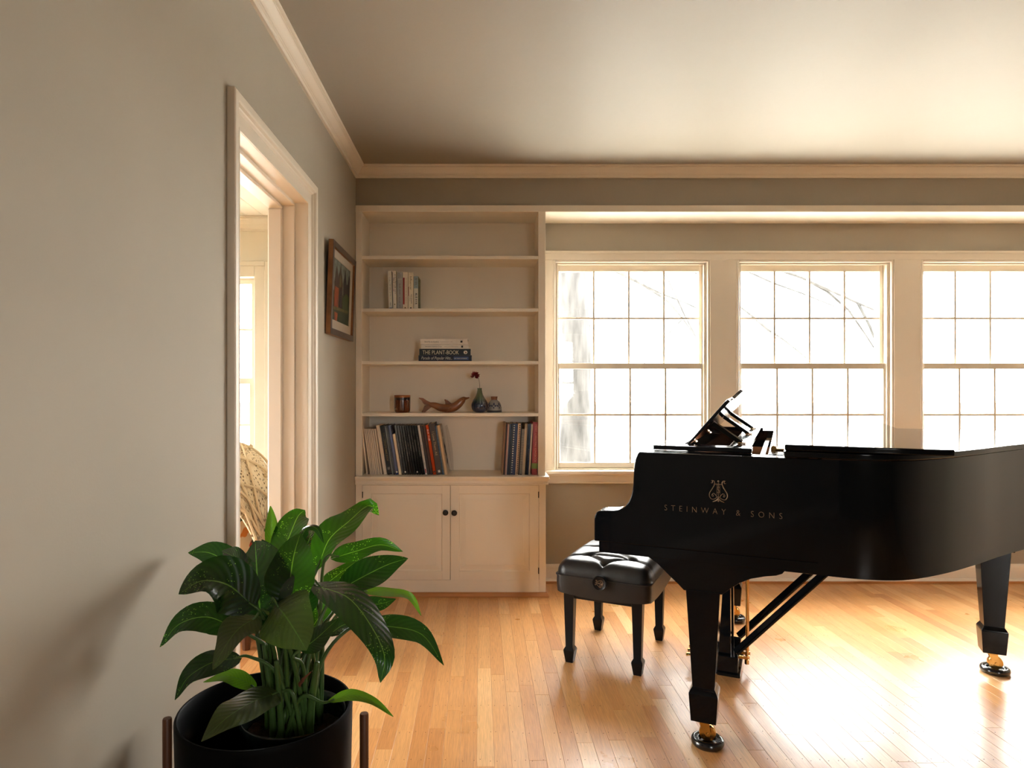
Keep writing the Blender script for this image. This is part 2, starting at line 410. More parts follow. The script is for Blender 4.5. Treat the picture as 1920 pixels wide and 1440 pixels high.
# baseboards
def base_run(name, label, p0, p1, d):
    b = MB(); prof = [(0,0),(.0,.116),(.006,.116),(.012,.108),(.016,.098),(.016,.03),(.028,.026),(.032,.018),(.032,0)]
    rings = [[b.bm.verts.new((p[0]+d[0]*q[0], p[1]+d[1]*q[0], q[1])) for q in prof] for p in (p0, p1)]
    n = len(prof)
    for j in range(n): b.bm.faces.new([rings[0][j], rings[0][(j+1)%n], rings[1][(j+1)%n], rings[1][j]])
    b.bm.faces.new(rings[0]); b.bm.faces.new(rings[1][::-1]); bmesh.ops.recalc_face_normals(b.bm, faces=b.bm.faces[:])
    o = struct(b.build(name, M_TRIM), label, 'baseboard')
    b = MB(); t = (p1[0]-p0[0], p1[1]-p0[1])
    rings = [[b.bm.verts.new((p[0]+d[0]*q[0], p[1]+d[1]*q[0], q[1])) for q in [(.016,0),(.034,0),(.034,.012),(.028,.022),(.0165,.027)]] for p in (p0, p1)]
    for j in range(5): b.bm.faces.new([rings[0][j], rings[0][(j+1)%5], rings[1][(j+1)%5], rings[1][j]])
    b.bm.faces.new(rings[0]); b.bm.faces.new(rings[1][::-1]); bmesh.ops.recalc_face_normals(b.bm, faces=b.bm.faces[:])
    tag(b.build('shoe_moulding', M_OAK, o), 'stained oak shoe moulding')
M_OAK = mat('stained_oak', lin(182,122,70), .4, .45, var=.15, vscale=10, stretch=(.3,.3,4))
base_run('baseboard_back', 'cream baseboard under the windows with oak shoe moulding', (.40,YW), (XR,YW), (0,-1))
base_run('baseboard_left', 'cream baseboard between the doorway and the cabinet', (XL,D1+.092), (XL,YF-.04), (1,0))
base_run('baseboard_near', 'cream baseboard on the left wall nearer than the doorway', (XL,YR), (XL,D0-.092), (1,0))

# ------------------------------------------------------------------ windows
def window(name, label, loc, rz, simple=False):
    root = struct(empty(name, loc, rz), label, 'window')
    z0, z1 = WZ0, WZ1
    b = MB()   # jamb box lining the opening
    b.box(-HO, -HO+.012, -.0, .15, z0, z1); b.box(HO-.012, HO, 0, .15, z0, z1); b.box(-HO, HO, 0, .15, z1-.006, z1); b.box(-HO, HO, 0, .15, z0, z0+.012)
    # inner stop beads
    b.box(-HO+.012, -HO+.022, 0, .012, z0+.012, z1-.006, bev=.003); b.box(HO-.022, HO-.012, 0, .012, z0+.012, z1-.006, bev=.003)
    b.box(-HO+.012, HO-.012, 0, .012, z1-.018, z1-.006, bev=.003)
    b.build('frame', M_SASH, root)
    gw = .444
    def sash(nm, y0, y1, rails, zbot, ztop, mz):
        (g0, g1) = rails
        b = MB(); ow = HO-.013
        b.box(-ow, -gw, y0, y1, zbot, ztop, bev=.002); b.box(gw, ow, y0, y1, zbot, ztop, bev=.002)
        b.box(-gw, gw, y0, y1, zbot, g0, bev=.002); b.box(-gw, gw, y0, y1, g1, ztop, bev=.002)
        s = b.build(nm, M_SASH, root)
        pw = 2*gw/4; t = .0064
        for k in (1, 2, 3):
            b = MB(); x = -gw+k*pw; b.prism([(x-t,y0+.001),(x-t*.86,y0),(x+t*.86,y0),(x+t,y0+.001),(x+t,y1-.004),(x-t,y1-.004)], g0, g1, 'z'); b.build('muntin', M_SASH, s)
        b = MB(); b.prism([(y0+.0018,mz-t),(y0+.0009,mz-t*.86),(y0+.0009,mz+t*.86),(y0+.0018,mz+t),(y1-.005,mz+t),(y1-.005,mz-t)], -gw, gw, 'x'); b.build('muntin', M_SASH, s)
        ym = (y0+y1)/2
        for k in range(4):
            for (a, c) in ((g0, mz), (mz, g1)):
                b = MB(); b.box(-gw+k*pw+t, -gw+(k+1)*pw-t, ym-.0015, ym+.0015, a+(t if a == mz else 0), c-(t if c == mz else 0)); b.build('pane', M_GLASS, s)
    sash('lower_sash', .016, .050, (.7475, 1.336), .712, 1.3725, 1.048)
    sash('upper_sash', .054, .088, (1.3720, 1.9547), 1.345, z1-.007, 1.658)
    return root
window('window_1', 'left double hung window with white panes next to the bookcase', (WC[0], YW, 0), 0)
window('window_2', 'double hung window behind the music desk of the piano', (WC[1], YW, 0), 0)
window('window_3', 'rightmost double hung window of the back wall', (WC[2], YW, 0), 0)
# casing of the window group
root = struct(empty('trim_5', (WC[1], YW, 0)), 'cream casing, stool and apron around the back windows', 'trim')
def tb(name, fn):
    b = MB(); fn(b); b.build(name, M_TRIM, root, loc=(-WC[1], -YW, 0))
HI = HO-.004
tb('head_casing', lambda b: (b.box(.384, XR, YW-.022, YW, 2.014, 2.058, bev=.002), b.box(.384, XR, YW-.028, YW, 2.054, 2.070, bev=.003)))
def bead(b, c):
    for (w, d) in ((.0, .016), (.006, .020)):
        pass
    b.box(c-HI-.014, c-HI, YW-.020, YW, WZ0, 2.014, bev=.003); b.box(c+HI, c+HI+.014, YW-.020, YW, WZ0, 2.014, bev=.003)
    b.box(c-HI, c+HI, YW-.020, YW, 2.0, 2.014, bev=.003)
    b.box(c-HI-.020, c-HI-.014, YW-.025, YW, WZ0, 2.018, bev=.002); b.box(c+HI+.014, c+HI+.020, YW-.025, YW, WZ0, 2.018, bev=.002)
for c in WC: tb('stop_bead', lambda b: bead(b, c))
tb('side_casing', lambda b: b.box(.384, WC[0]-HI-.020, YW-.022, YW, WZ0, 2.014))
for i in (0, 1): tb('mullion_casing', lambda b: b.box(WC[i]+HI+.020, WC[i+1]-HI-.020, YW-.022, YW, WZ0, 2.014))
tb('side_casing', lambda b: b.box(WC[2]+HI+.020, XR, YW-.022, YW, WZ0, 2.014))
tb('window_stool', lambda b: b.box(.384, XR, YW-.060, YW+.016, .682, .704, bev=.005, seg=2))
tb('apron', lambda b: (b.box(.384, XR, YW-.018, YW, .632, .682), b.box(.384, XR, YW-.026, YW, .622, .634, bev=.003), b.box(.384, XR, YW-.026, YW, .672, .682, bev=.003)))

# ------------------------------------------------------------------ built-in bookcase
BX0, BX1 = XL+.002, .382
IX0, IX1 = XX(678.6, YF), XX(1009.2, YF)
BY = YW-.012
bc = tag(empty('bookcase', ((BX0+BX1)/2, YF, .704)), 'tall cream painted built-in bookcase with four shelves, left of the windows', 'bookcase')
ox, oy, oz = bc.location
def part(name, m, parent, fn, off=None, **k):
    b = MB(); fn(b); o = off if off is not None else parent.location
    return b.build(name, m, parent, loc=(-o[0], -o[1], -o[2]), **k)
part('stile', M_CAB, bc, lambda b: b.box(BX0, IX0, YF, YF+.022, .705, 2.2455, bev=.0015))
part('stile', M_CAB, bc, lambda b: b.box(IX1, BX1, YF, YF+.022, .705, 2.2455, bev=.0015))
part('side_panel', M_CAB, bc, lambda b: b.box(BX0, IX0-.001, YF+.0225, BY, .705, 2.245))
part('side_panel', M_CAB, bc, lambda b: b.box(IX1+.001, BX1, YF+.0225, BY, .705, 2.245))
part('back_panel', M_CAB, bc, lambda b: b.box(BX0, BX1, BY, BY+.01, .705, 2.245))
SZ = [ZZ(479.5, YF), ZZ(578.2, YF), ZZ(677, YF), ZZ(774.6, YF)]
for z in SZ: part('shelf', M_CAB, bc, lambda b: b.box(IX0-.0008, IX1+.0008, YF+.003, BY-.0005, z-.0192, z, bev=.001))
# countertop
ct = tag(empty('countertop', ((BX0+BX1)/2, YF, .68)), 'cream countertop with moulded lip between bookcase and cabinet', 'countertop')
CTZ = .704
part('top_board', M_CAB, ct, lambda b: b.box(BX0, BX1+.020, YF-.030, YW-.001, CTZ-.012, CTZ, bev=.0025))
def lip(b):
    prof = [(0,.692),(-.024,.692),(-.021,.686),(-.012,.676),(-.012,.664),(-.016,.662),(-.016,.655),(-.008,.653),(0,.653)]
    rings = [[b.bm.verts.new((x+e*(-q[0]), YF+q[0], q[1])) for q in prof] for x, e in ((BX0, 0), (BX1, 1))]
    rings.append([b.bm.verts.new((BX1-q[0], YW-.03, q[1])) for q in prof])
    n = len(prof)
    for i in range(2):
        for j in range(n): b.bm.faces.new([rings[i][j], rings[i][(j+1)%n], rings[i+1][(j+1)%n], rings[i+1][j]])
    b.bm.faces.new(rings[0]); b.bm.faces.new(rings[-1][::-1]); bmesh.ops.recalc_face_normals(b.bm, faces=b.bm.faces[:])
part('lip_moulding', M_CAB, ct, lip)
# base cabinet
cb = tag(empty('base_cabinet', ((BX0+BX1)/2, YF, 0)), 'cream two-door base cabinet under the bookcase with black knobs', 'cabinet')
DX0, DXM, DX1 = XX(679.8, YF), XX(844.4, YF), XX(1010, YF)
DZ0, DZ1 = ZZ(1087, YF), ZZ(909.8, YF)
def frame(b):
    b.box(BX0, DX0-.0015, YF, YF+.022, .026, .6525, bev=.001); b.box(DX1+.0015, BX1+.002, YF, YF+.022, .026, .6525, bev=.001)
    b.box(DX0-.0015, DX1+.0015, YF, YF+.022, .026, DZ0-.0015); b.box(DX0-.0015, DX1+.0015, YF, YF+.022, DZ1+.0015, .6525)
part('face_frame', M_CAB, cb, frame)
part('carcass', M_CAB, cb, lambda b: (b.box(BX0, BX0+.018, YF+.0225, YW-.02, .026, .652), b.box(BX1-.016, BX1+.002, YF+.0225, YW-.02, .026, .652), b.box(BX0, BX1, YW-.03, YW-.02, .026, .652), b.box(BX0,BX1,YF+.0225,YW-.03,.026,.04)))
def shoe(b):
    prof = [(0,0),(-.017,0),(-.017,.008),(-.013,.018),(-.004,.0255),(0,.0255)]
    rings = [[b.bm.verts.new((x+e*(-q[0]), YF+q[0], q[1])) for q in prof] for x, e in ((XL+.0365, 0), (BX1+.002, 1))]
    rings.append([b.bm.verts.new((BX1+.002-q[0], YW-.036, q[1])) for q in prof])
    n = len(prof)
    for i in range(2):
        for j in range(n): b.bm.faces.new([rings[i][j], rings[i][(j+1)%n], rings[i+1][(j+1)%n], rings[i+1][j]])
    b.bm.faces.new(rings[0]); b.bm.faces.new(rings[-1][::-1]); bmesh.ops.recalc_face_normals(b.bm, faces=b.bm.faces[:])
tag(part('shoe_moulding', M_OAK, cb, shoe), 'stained oak shoe moulding at floor level')
def door(x0, x1, zb, zt, px0, px1, pz0, pz1, kx, kz, hinge_x):
    off = cb.location; y0 = YF-.0025
    def rail(b):
        yf, yb = y0, y0+.020
        pts = [(x0,zb),(x1,zb),(x1,zt),(x0,zt)]
        b.box(x0, px0, yf, yb, zb, zt); b.box(px1, x1, yf, yb, zb, zt); b.box(px0, px1, yf, yb, zb, pz0); b.box(px0, px1, yf, yb, pz1, zt)
    d = part('door', M_CAB, cb, rail, off, bev=.0012)
    def panel(b):   # raised panel: groove, bevelled field
        loops = [(0, .000), (.003, .006), (.006, .0065), (.036, .0015), (.0365, .0005)]
        rings = []
        for ins, dy in loops:
            rings.append([b.bm.verts.new(p) for p in ((px0+ins,y0+dy,pz0+ins),(px1-ins,y0+dy,pz0+ins),(px1-ins,y0+dy,pz1-ins),(px0+ins,y0+dy,pz1-ins))])
        for i in range(len(rings)-1):
            for j in range(4): b.bm.faces.new([rings[i][j], rings[i][(j+1)%4], rings[i+1][(j+1)%4], rings[i+1][j]])
        b.bm.faces.new(rings[-1]); bmesh.ops.recalc_face_normals(b.bm, faces=b.bm.faces[:])
        if b.bm.faces[len(b.bm.faces)-1].normal.y > 0: bmesh.ops.reverse_faces(b.bm, faces=b.bm.faces[:])
    part('raised_panel', M_CAB, d, panel, (0,0,0)); 
    b = MB(); b.lathe([(.007,0),(.007,.010),(.0115,.013),(.0165,.019),(.0168,.023),(.014,.028),(.006,.030),(0,.0305)], (0,0,0), 20, M=Matrix.Translation((kx, y0, kz)) @ Matrix.Rotation(R(90), 4, 'X'))
    tag(b.build('knob', M_KNOB, d, smooth=True), 'dark round knob')
    for hz in (zb+.055, zt-.055):
        b = MB(); b.tube([(hinge_x, y0-.001, hz-.018), (hinge_x, y0-.001, hz+.018)], .0028, 8); b.build('hinge', M_KNOB, d)
    return d
door(DX0, DXM-.0012, DZ0, DZ1, XX(696,YF), XX(829,YF), ZZ(1070.5,YF), ZZ(925.5,YF), XX(835.6,YF), ZZ(960,YF), DX0+.0006)
door(DXM+.0012, DX1, DZ0-.0015, DZ1, XX(860.8,YF), XX(993,YF), ZZ(1071,YF), ZZ(925.5,YF), XX(852,YF), ZZ(960.6,YF), DX1-.0006)

# ------------------------------------------------------------------ books
def cmat(rgb, rough=.55, coat=0.0): return mat('cover_%d_%d_%d_%d' % (*rgb, int(rough*100)), lin(*rgb), rough, .45, coat=coat, var=.06, vscale=25)
INK = mat('dark_ink', lin(40,36,34), .6); WHITE = mat('white_ink', lin(225,218,205), .6); RED = mat('red_ink', lin(150,22,20), .5)
GREYINK = mat('grey_ink', lin(120,112,104), .6); OLIVE = mat('olive_ink', lin(128,112,62), .6); GOLDINK = mat('tan_ink', lin(190,160,110), .6)
GREENL = mat('green_label', lin(140,165,100), .6); BLUEL = mat('blue_label', lin(70,90,135), .6)
def book(label, cat_group, X, Yf, Z, t, h, depth, col, lean=0.0, right=False, rough=.5, thin=False, coat=0.0, name='book'):
    """upright book, spine to -Y. X: bottom corner it leans on"""
    s0, s1 = (-t, 0) if right else (0, t)
    c = .0008 if thin else .002
    b = MB(); b.box(s0, s0+c, 0, depth, 0, h); b.box(s1-c, s1, 0, depth, 0, h)
    rr = min(.002, t*.3)
    b.prism([(s0, .003), (s0+rr, 0), (s1-rr, 0), (s1, .003)], 0, h, 'z')
    o = b.build(name, cmat(col, rough, coat)); o.location = (X, Yf, Z); o.rotation_euler = (0, lean, 0)
    tag(o, label, 'book', cat_group)
    b = MB(); b.box(s0+c, s1-c, .0032, depth-.003, .0015 if thin else .003, h-(.0015 if thin else .003)); b.build('pages', M_PAPER, o)
    return o, (s0+s1)/2
def spine_text(o, xm, body, size, z, m, y=-.0003, **k): return text(body, size, m, o, face_down(xm, y, z), **k)
def spine_mark(o, x0, x1, z0, z1, m, name='spine_print'):
    b = MB(); b.box(x0, x1, -.0004, .0001, z0, z1); return b.build(name, m, o)

rg_ = random.Random(21)
def faint_print(o, xm, zc, length, h, m, y=-.0004):
    """print too small to read in the photograph: letter-like strokes running down a spine"""
    b = MB(); z = zc+length/2; w = h*.62
    while z > zc-length/2+w:
        if rg_.random() < .13: z -= w*.8; continue
        x0, x1 = xm-h/2, xm+h/2; st = h*.2
        k = rg_.randrange(4)
        b.box(x0, x1, y, y+.0004, z-st, z)
        if k in (0, 2): b.box(x0, x1, y, y+.0004, z-w, z-w+st)
        if k in (0, 1, 3): q = rg_.choice((x0, x1-st, xm)); b.box(q, q+st, y, y+.0004, z-w+st, z-st)
        if k == 2: b.box(x1-st, x1, y, y+.0004, z-w+st, z-st)
        z -= w*1.35
    return b.build('lettering', m, o)
# shelf 2: six upright books
G2 = 'upright books on the second shelf from the top'
Y2 = 3.945; k2 = Y2/F; z2 = SZ[1]
def bk2(x0, x1, ytop, col, label, lean=0.0):
    return book(label, G2, XX(x0, Y2), Y2, z2, (x1-x0)*k2-.0006, (578.3-ytop)*k2, .15, col, lean)
o, xm = bk2(729.2, 735.9, 506, (226,222,210), 'slim white book at the left end of the upper upright row', R(-1.6))
faint_print(o, xm, .125, .13, .006, GREYINK); faint_print(o, xm, .03, .025, .004, GREYINK); spine_mark(o, xm-.007, xm+.007, .002, .010, BLUEL)
o, xm = bk2(737.0, 743.8, 505.8, (232,220,206), 'white book with black and red lettering, second in the upper row', R(-.8))
faint_print(o, xm+.004, .165, .085, .006, INK); faint_print(o, xm-.0045, .160, .06, .006, INK); faint_print(o, xm-.005, .118, .02, .005, RED); faint_print(o, xm+.004, .105, .03, .005, INK); spine_mark(o, xm-.003, xm+.003, .026, .034, OLIVE)
o, xm = bk2(744.6, 754.6, 507.7, (176,172,166), 'grey book with faint print, third in the upper row')
faint_print(o, xm, .08, .145, .008, GREYINK); spine_mark(o, xm-.014, xm+.014, .178, .1795, WHITE); faint_print(o, xm-.005, .2, .034, .006, GREYINK); faint_print(o, xm+.005, .2, .034, .006, GREYINK)
o, xm = bk2(755.2, 764.9, 508, (230,214,192), 'cream book with a long red bar on its spine')
spine_mark(o, xm-.0135, xm-.004, .03, .188, RED); faint_print(o, xm+.005, .11, .15, .005, GOLDINK); spine_mark(o, xm-.004, xm+.003, .006, .014, OLIVE)
o, xm = bk2(765.6, 775.2, 509, (236,222,196), 'cream book with large olive lettering beside the pale blue one')
spine_text(o, xm, 'Influencer', .014, .155, OLIVE, fit=.08, fith=.013); faint_print(o, xm+.004, .06, .06, .004, INK); faint_print(o, xm-.005, .065, .04, .003, INK); spine_mark(o, xm-.004, xm+.004, .005, .012, INK); spine_mark(o, xm-.0145, xm-.0115, .08, .135, RED)
o, xm = bk2(776.0, 784.2, 515.5, (222,216,200), 'shorter white and pale blue book at the right end of the upper row')
spine_mark(o, xm-.0125, xm+.0125, .125, .196, mat('pale_blue_print', lin(160,178,184), .6)); faint_print(o, xm, .155, .062, .012, GREYINK, y=-.0009); faint_print(o, xm+.001, .06, .072, .012, INK)
b = MB(); b.mi = 0; x0 = o.data.vertices[0].co.x; s1 = (784.2-776)*k2-.0006
b.box(s1, s1+.0004, .001, .149, .001, .197); b.build('cover_print', mat('leafy_cover', lin(120,124,84), .5, var=.6, vscale=40), o)

# shelf 3: stack of four lying books
G3 = 'stack of lying books on the third shelf'
Y3 = 3.955; k3 = Y3/F
def lying(label, x0, x1, y0, y1, col, rough=.5):
    w = (x1-x0)*k3; t = (y1-y0)*k3-.0004; X = XX(x0, Y3); Z = SZ[2]+(676.3-y1)*k3+.0002
    b = MB(); c = .0018; d = .17; b.box(0, w, 0, d, 0, c); b.box(0, w, 0, d, t-c, t); b.prism([(.003,0),(0,.002),(0,t-.002),(.003,t)], 0, w, 'x')
    o = b.build('book', cmat(col, rough)); o.location = (X, Y3, Z); tag(o, label, 'book', G3)
    b = MB(); b.box(.003, w-.003, .0032, d-.004, c, t-c); b.build('pages', M_PAPER, o)
    return o, w, t
o, w, t = lying('wide dark navy songbook at the bottom of the lying stack', 784.8, 884.4, 664.6, 676.3, (22,26,48), .35)
text('Parade of Popular Hits...', .02, WHITE, o, face_front(.108, -.0004, t*.48), fit=.185, fith=.024, shear=.35)
b = MB(); b.box(.208, .296, -.0004, 0, .009, .028); b.build('label', BLUEL, o); text('EASY PIANO SONGBOOK', .008, WHITE, o, face_front(.25, -.0009, .018), fit=.075, fith=.006)
o, w, t = lying('dark green hardback titled in large cream capitals, in the lying stack', 786.2, 882.4, 652.6, 664.6, (20,30,34), .35)
text('THE PLANT-BOOK', .02, mat('cream_ink', lin(225,214,185), .6), o, face_front(.127, -.0004, t*.45), fit=.216, fith=.024)
b = MB(); b.lathe([(.0105,0),(.0105,.0005)], (0,0,0), 20, M=Matrix.Translation((.274,0,t*.45)) @ Matrix.Rotation(R(90),4,'X') @ Matrix.Diagonal((1.1,1,1,1))); b.build('emblem', WHITE, o)
b = MB(); b.lathe([(.004,0),(.004,.0003)], (0,0,0), 10, M=Matrix.Translation((.276,-.0006,t*.42)) @ Matrix.Rotation(R(90),4,'X')); b.box(.272,.2735,-.0009,-.0005,t*.2,t*.7); b.build('emblem_motif', mat('maroon_ink', lin(120,60,50), .6), o)
o, w, t = lying('thin white paperback second from the top of the lying stack', 789.2, 879, 644.6, 652.4, (226,218,208))
text('Information Dashboard Design', .008, INK, o, face_front(.075, -.0004, t*.5), fit=.098, fith=.0075); text('Displaying data for at-a-glance monitoring', .005, GREYINK, o, face_front(.178, -.0004, t*.5), fit=.08, fith=.004)
b = MB(); b.box(.239,.250,-.0004,0,t*.25,t*.75); b.box(.2415,.247,-.0005,0,t*.38,t*.62); b.build('publisher_mark', INK, o); 
o, w, t = lying('white paperback topmost of the lying stack', 788.4, 877.2, 633.9, 644.4, (228,218,206))
text('Show Me the Numbers', .008, INK, o, face_front(.067, -.0004, t*.48), fit=.085, fith=.0085); text('Designing tables and graphs to enlighten', .005, GREYINK, o, face_front(.155, -.0004, t*.48), fit=.075, fith=.004)
b = MB(); b.box(.237,.249,-.0004,0,t*.32,t*.68); b.build('publisher_mark', INK, o)

# bottom row, left group leaning left
YL = 3.935; kL = YL/F; GL = 'songbooks leaning left on the countertop'
LEAN = -9.0
def lb(xa, xb, ytop, col, label, group=GL, lean=LEAN, rough=.5, thin=True, coat=0.0, depth=.20, name='songbook'):
    x0 = 670+xa/10.105; x1 = 670+xb/10.105
    c = math.cos(R(lean))
    t = (x1-x0)*kL*c-(.0015 if thin else .0006); h = ((1115-ytop)/10.105)*kL/c
    return book(label, group, XX(x0, YL), YL, CTZ+.0003, t, h, depth, col, R(lean), False, rough, thin, coat, name)
cream = (224,208,190)
lb(170, 203, 245, cream, 'thin cream score standing apart at the left end of the bottom shelf', lean=-6.2)
xs = [241, 273, 304, 336, 368, 401, 437]
for i, w in enumerate(('leftmost', 'second', 'third', 'fourth', 'fifth', 'last')):
    lb(xs[i], xs[i+1], 245, cream, w+' from the left in the block of six matching thin cream scores' if i else 'leftmost in the block of six matching thin cream scores', 'matching thin cream scores', lean=-7.8)
lb(440, 478, 245, (214,198,180), 'thin cream score just left of the taller cream one', lean=-7.8)
lb(500, 572, 182, (222,206,186), 'tall thick cream book beside the black fake book')
o, xm = lb(576, 662, 190, (20,18,18), 'thick black songbook with olive spine lettering', rough=.25, thin=False)
spine_text(o, xm, 'THE COMPLETE FAKE BOOK', .016, .165, OLIVE, fit=.17, fith=.011); spine_mark(o, xm-.008, xm+.006, .03, .045, GREYINK)
lb(664, 688, 190, (150,152,150), 'thin silver grey score right of the thick black songbook', rough=.25)
lb(690, 727, 183, (14,18,36), 'thin black-navy score left of the bright blue one', rough=.2, coat=.5)
o, xm = lb(729, 786, 180, (34,52,110), 'glossy royal blue songbook in the left group', rough=.2, coat=.5); spine_mark(o, xm-.004, xm+.005, .012, .02, WHITE)
lb(789, 846, 345, (226,206,176), 'short cream book lower than its dark neighbours')
cols = [((30,24,24),849,893,180,'dark brown glossy score right of the short cream book'),((18,18,20),895,946,185,'black glossy songbook with a white spine foot mark'),((24,24,24),948,985,185,'slim charcoal score in the middle of the left group'),
        ((16,16,18),987,1038,188,'black glossy songbook with a long pale spine streak'),((38,32,32),1040,1071,186,'slim brownish black score between two glossy black ones'),((14,15,17),1073,1123,180,'glossy black songbook with broken white spine lettering'),
        ((20,22,22),1125,1171,182,'glossy black songbook with a white round foot mark'),((26,22,20),1173,1219,182,'black songbook with scattered grey lettering'),((18,18,18),1221,1282,182,'wide black songbook left of the silver-white one')]
rb = random.Random(3)
for (col, a, c, yt, lab) in cols:
    o, xm = lb(a, c, yt, col, lab, rough=.16, coat=.8)
    faint_print(o, xm, rb.uniform(.14,.19), rb.uniform(.06,.14), .0045, GREYINK)
    if 'foot mark' in lab: spine_mark(o, xm-.004, xm+.004, .012, .021, WHITE)
o, xm = lb(1286, 1333, 180, (205,200,196), 'silver white score left of the brown ones', rough=.2, coat=.5)
faint_print(o, xm, .12, .12, .004, GREYINK); spine_mark(o, xm-.003, xm+.003, .01, .035, RED)
lb(1336, 1384, 190, (60,48,42), 'dark brown score with a pale edge')
lb(1386, 1436, 176, (70,44,38), 'reddish brown score just left of the orange one', rough=.3)
o, xm = lb(1439, 1503, 175, (190,70,24), 'bright orange songbook among the dark ones', rough=.18, coat=.8)
faint_print(o, xm, .235, .07, .008, WHITE); spine_mark(o, xm-.004, xm+.004, .015, .022, INK)
o, xm = lb(1506, 1616, 150, (74,62,54), 'thick taupe brown songbook right of the orange one', thin=False)
spine_text(o, xm, "I Love Them All", .016, .185, GOLDINK, fit=.14, fith=.014); spine_mark(o, xm-.006, xm+.006, .012, .026, WHITE)
lb(1619, 1637, 190, (48,98,140), 'thin blue score right of the thick taupe songbook')
lb(1639, 1658, 190, (150,142,134), 'thin grey score left of the tan paperback')
o, xm = lb(1661, 1716, 180, (214,180,138), 'tan paperback at the right end of the left group')
# sketch on its right cover
s1 = (1716-1661)/10.105*kL*math.cos(R(9))-.0004
b = MB(); b.box(s1, s1+.0006, .002, .198, .001, .288); cov = b.build('cover_print', mat('pale_cover', lin(206,194,176), .5, var=.04), o)
b = MB()
for (y, z, l, a) in ((.05,.22,.05,1.2),(.06,.12,.09,1.4),(.09,.10,.08,1.1),(.12,.07,.09,1.5),(.08,.05,.06,.8),(.14,.05,.06,1.9),(.11,.13,.05,.9)):
    b.tube([(s1+.0012, y, z),(s1+.0012, y+l*.5*math.cos(a)+.004, z+l*.5*math.sin(a)),(s1+.0012, y+l*math.cos(a), z+l*math.sin(a))], [.001,.0025,.0008], 5)
b.build('sketch_print', INK, o)
# clear plastic sleeve leaning behind the books
def clear_mat():
    m = bpy.data.materials.new('clear_plastic'); m.use_nodes = True; nt = m.node_tree; nt.nodes.clear(); L = nt.links.new
    out = nt.nodes.new('ShaderNodeOutputMaterial'); mx = nt.nodes.new('ShaderNodeMixShader'); tr = nt.nodes.new('ShaderNodeBsdfTransparent'); pr = nt.nodes.new('ShaderNodeBsdfPrincipled')
    pr.inputs['Base Color'].default_value = lin(225,215,200); pr.inputs['Roughness'].default_value = .25; mx.inputs[0].default_value = .16
    L(tr.outputs[0], mx.inputs[1]); L(pr.outputs[0], mx.inputs[2]); L(mx.outputs[0], out.inputs[0]); return m
b = MB(); x0 = XX(845, 4.0); b.grid(lambda u, v: Vector((x0-.03+.042*(1-v)+.012*math.sin(v*3)*u+.055*(1-v)*(1-u)*0, 3.96+.18*u, CTZ+.001+.285*v)), 6, 10)
o = b.build('plastic_sleeve', clear_mat(), smooth=True); sm = o.modifiers.new('thick', 'SOLIDIFY'); sm.thickness = .0008
tag(o, 'clear plastic sleeve leaning against the tan paperback', 'sleeve')

# bottom row, right group leaning right
GR = 'songbooks leaning right on the countertop'
def rbk(xa, xb, ytop, col, label, lean, rough=.5, thin=True, depth=.2):
    
    if xb < 800: xa = 128+(xa-128)*.962; xb = 128+(xb-128)*.962; lean = 3.3
    x0 = 930+xa/12; x1 = 930+xb/12; c = math.cos(R(lean)); t = (x1-x0)*kL*c-.0004; h = ((1335-ytop)/12)*kL/c
    return book(label, GR, XX(x1, YL), YL, CTZ+.0003, t, h, depth, col, R(lean), True, rough, thin, 0, 'songbook')
rbk(128, 163, 165, (150,112,80), 'tan backed score at the left end of the right group', 5.0)
rbk(164, 196, 195, (24,22,24), 'thin black score second in the right group', 4.6)
o, xm = rbk(197, 222, 190, (196,150,140), 'thin pink score with pale edges in the right group', 4.5)
rbk(223, 242, 195, (220,196,178), 'thin cream pink score left of the navy one', 4.4)
rbk(243, 290, 190, (22,28,56), 'thin navy score in the right group', 4.3, .3)
rbk(291, 332, 180, (30,26,26), 'black score left of the dotted comb bound one', 4.2, .3)
o, xm = rbk(335, 440, 185, (24,34,74), 'navy comb bound songbook with a line of white dots', 4.0, .4, False)
b = MB()
for i in range(21): b.box(xm-.012, xm-.004, -.003, .001, .012+i*.0138, .018+i*.0138, bev=.001)
b.build('comb_binding', WHITE, o)
o, xm = rbk(444, 508, 185, (226,192,158), 'cream comb bound songbook with black teeth', 3.6)
b = MB()
for i in range(26): b.box(xm-.001, xm+.0055, -.003, .001, .008+i*.0112, .0145+i*.0112, bev=.001)
b.build('comb_binding', INK, o)
rbk(510, 534, 185, (20,20,20), 'narrow black score beside the grey combed one', 3.4)
o, xm = rbk(537, 602, 305, (62,58,54), 'shorter songbook with a grey striped comb spine', 3.2, .4)
b = MB()
for i in range(34): b.box(xm-.0075, xm+.0075, -.004, .001, .006+i*.0078, .011+i*.0078, bev=.0012)
b.build('comb_binding', mat('grey_comb', lin(176,166,152), .4), o)
rbk(605, 634, 190, (226,206,180), 'thin cream score right of the grey combed songbook', 3.0)
rbk(636, 664, 190, (222,200,170), 'second thin cream score right of the grey combed songbook', 2.9)
rbk(668, 706, 190, (22,22,28), 'black score near the right end of the group', 2.7, .25)
o, xm = rbk(708, 751, 185, (24,36,66), 'deep navy score with faint lettering near the pink one', 2.5, .25)
faint_print(o, xm, .12, .07, .004, GREYINK)
rbk(754, 793, 195, (222,210,198), 'white score directly left of the pink songbook', 2.2)
o, xm = rbk(803, 927, 150, (176,84,94), 'thick dusty pink songbook at the right end with a green label', 1.6, .5, False)
spine_text(o, xm+.002, 'MERRY CHRISTMAS SONGBOOK', .02, .185, mat('pink_ink', lin(226,170,160), .6), fit=.225, fith=.013)
spine_mark(o, xm-.019, xm+.017, .036, .068, GREENL, 'label')

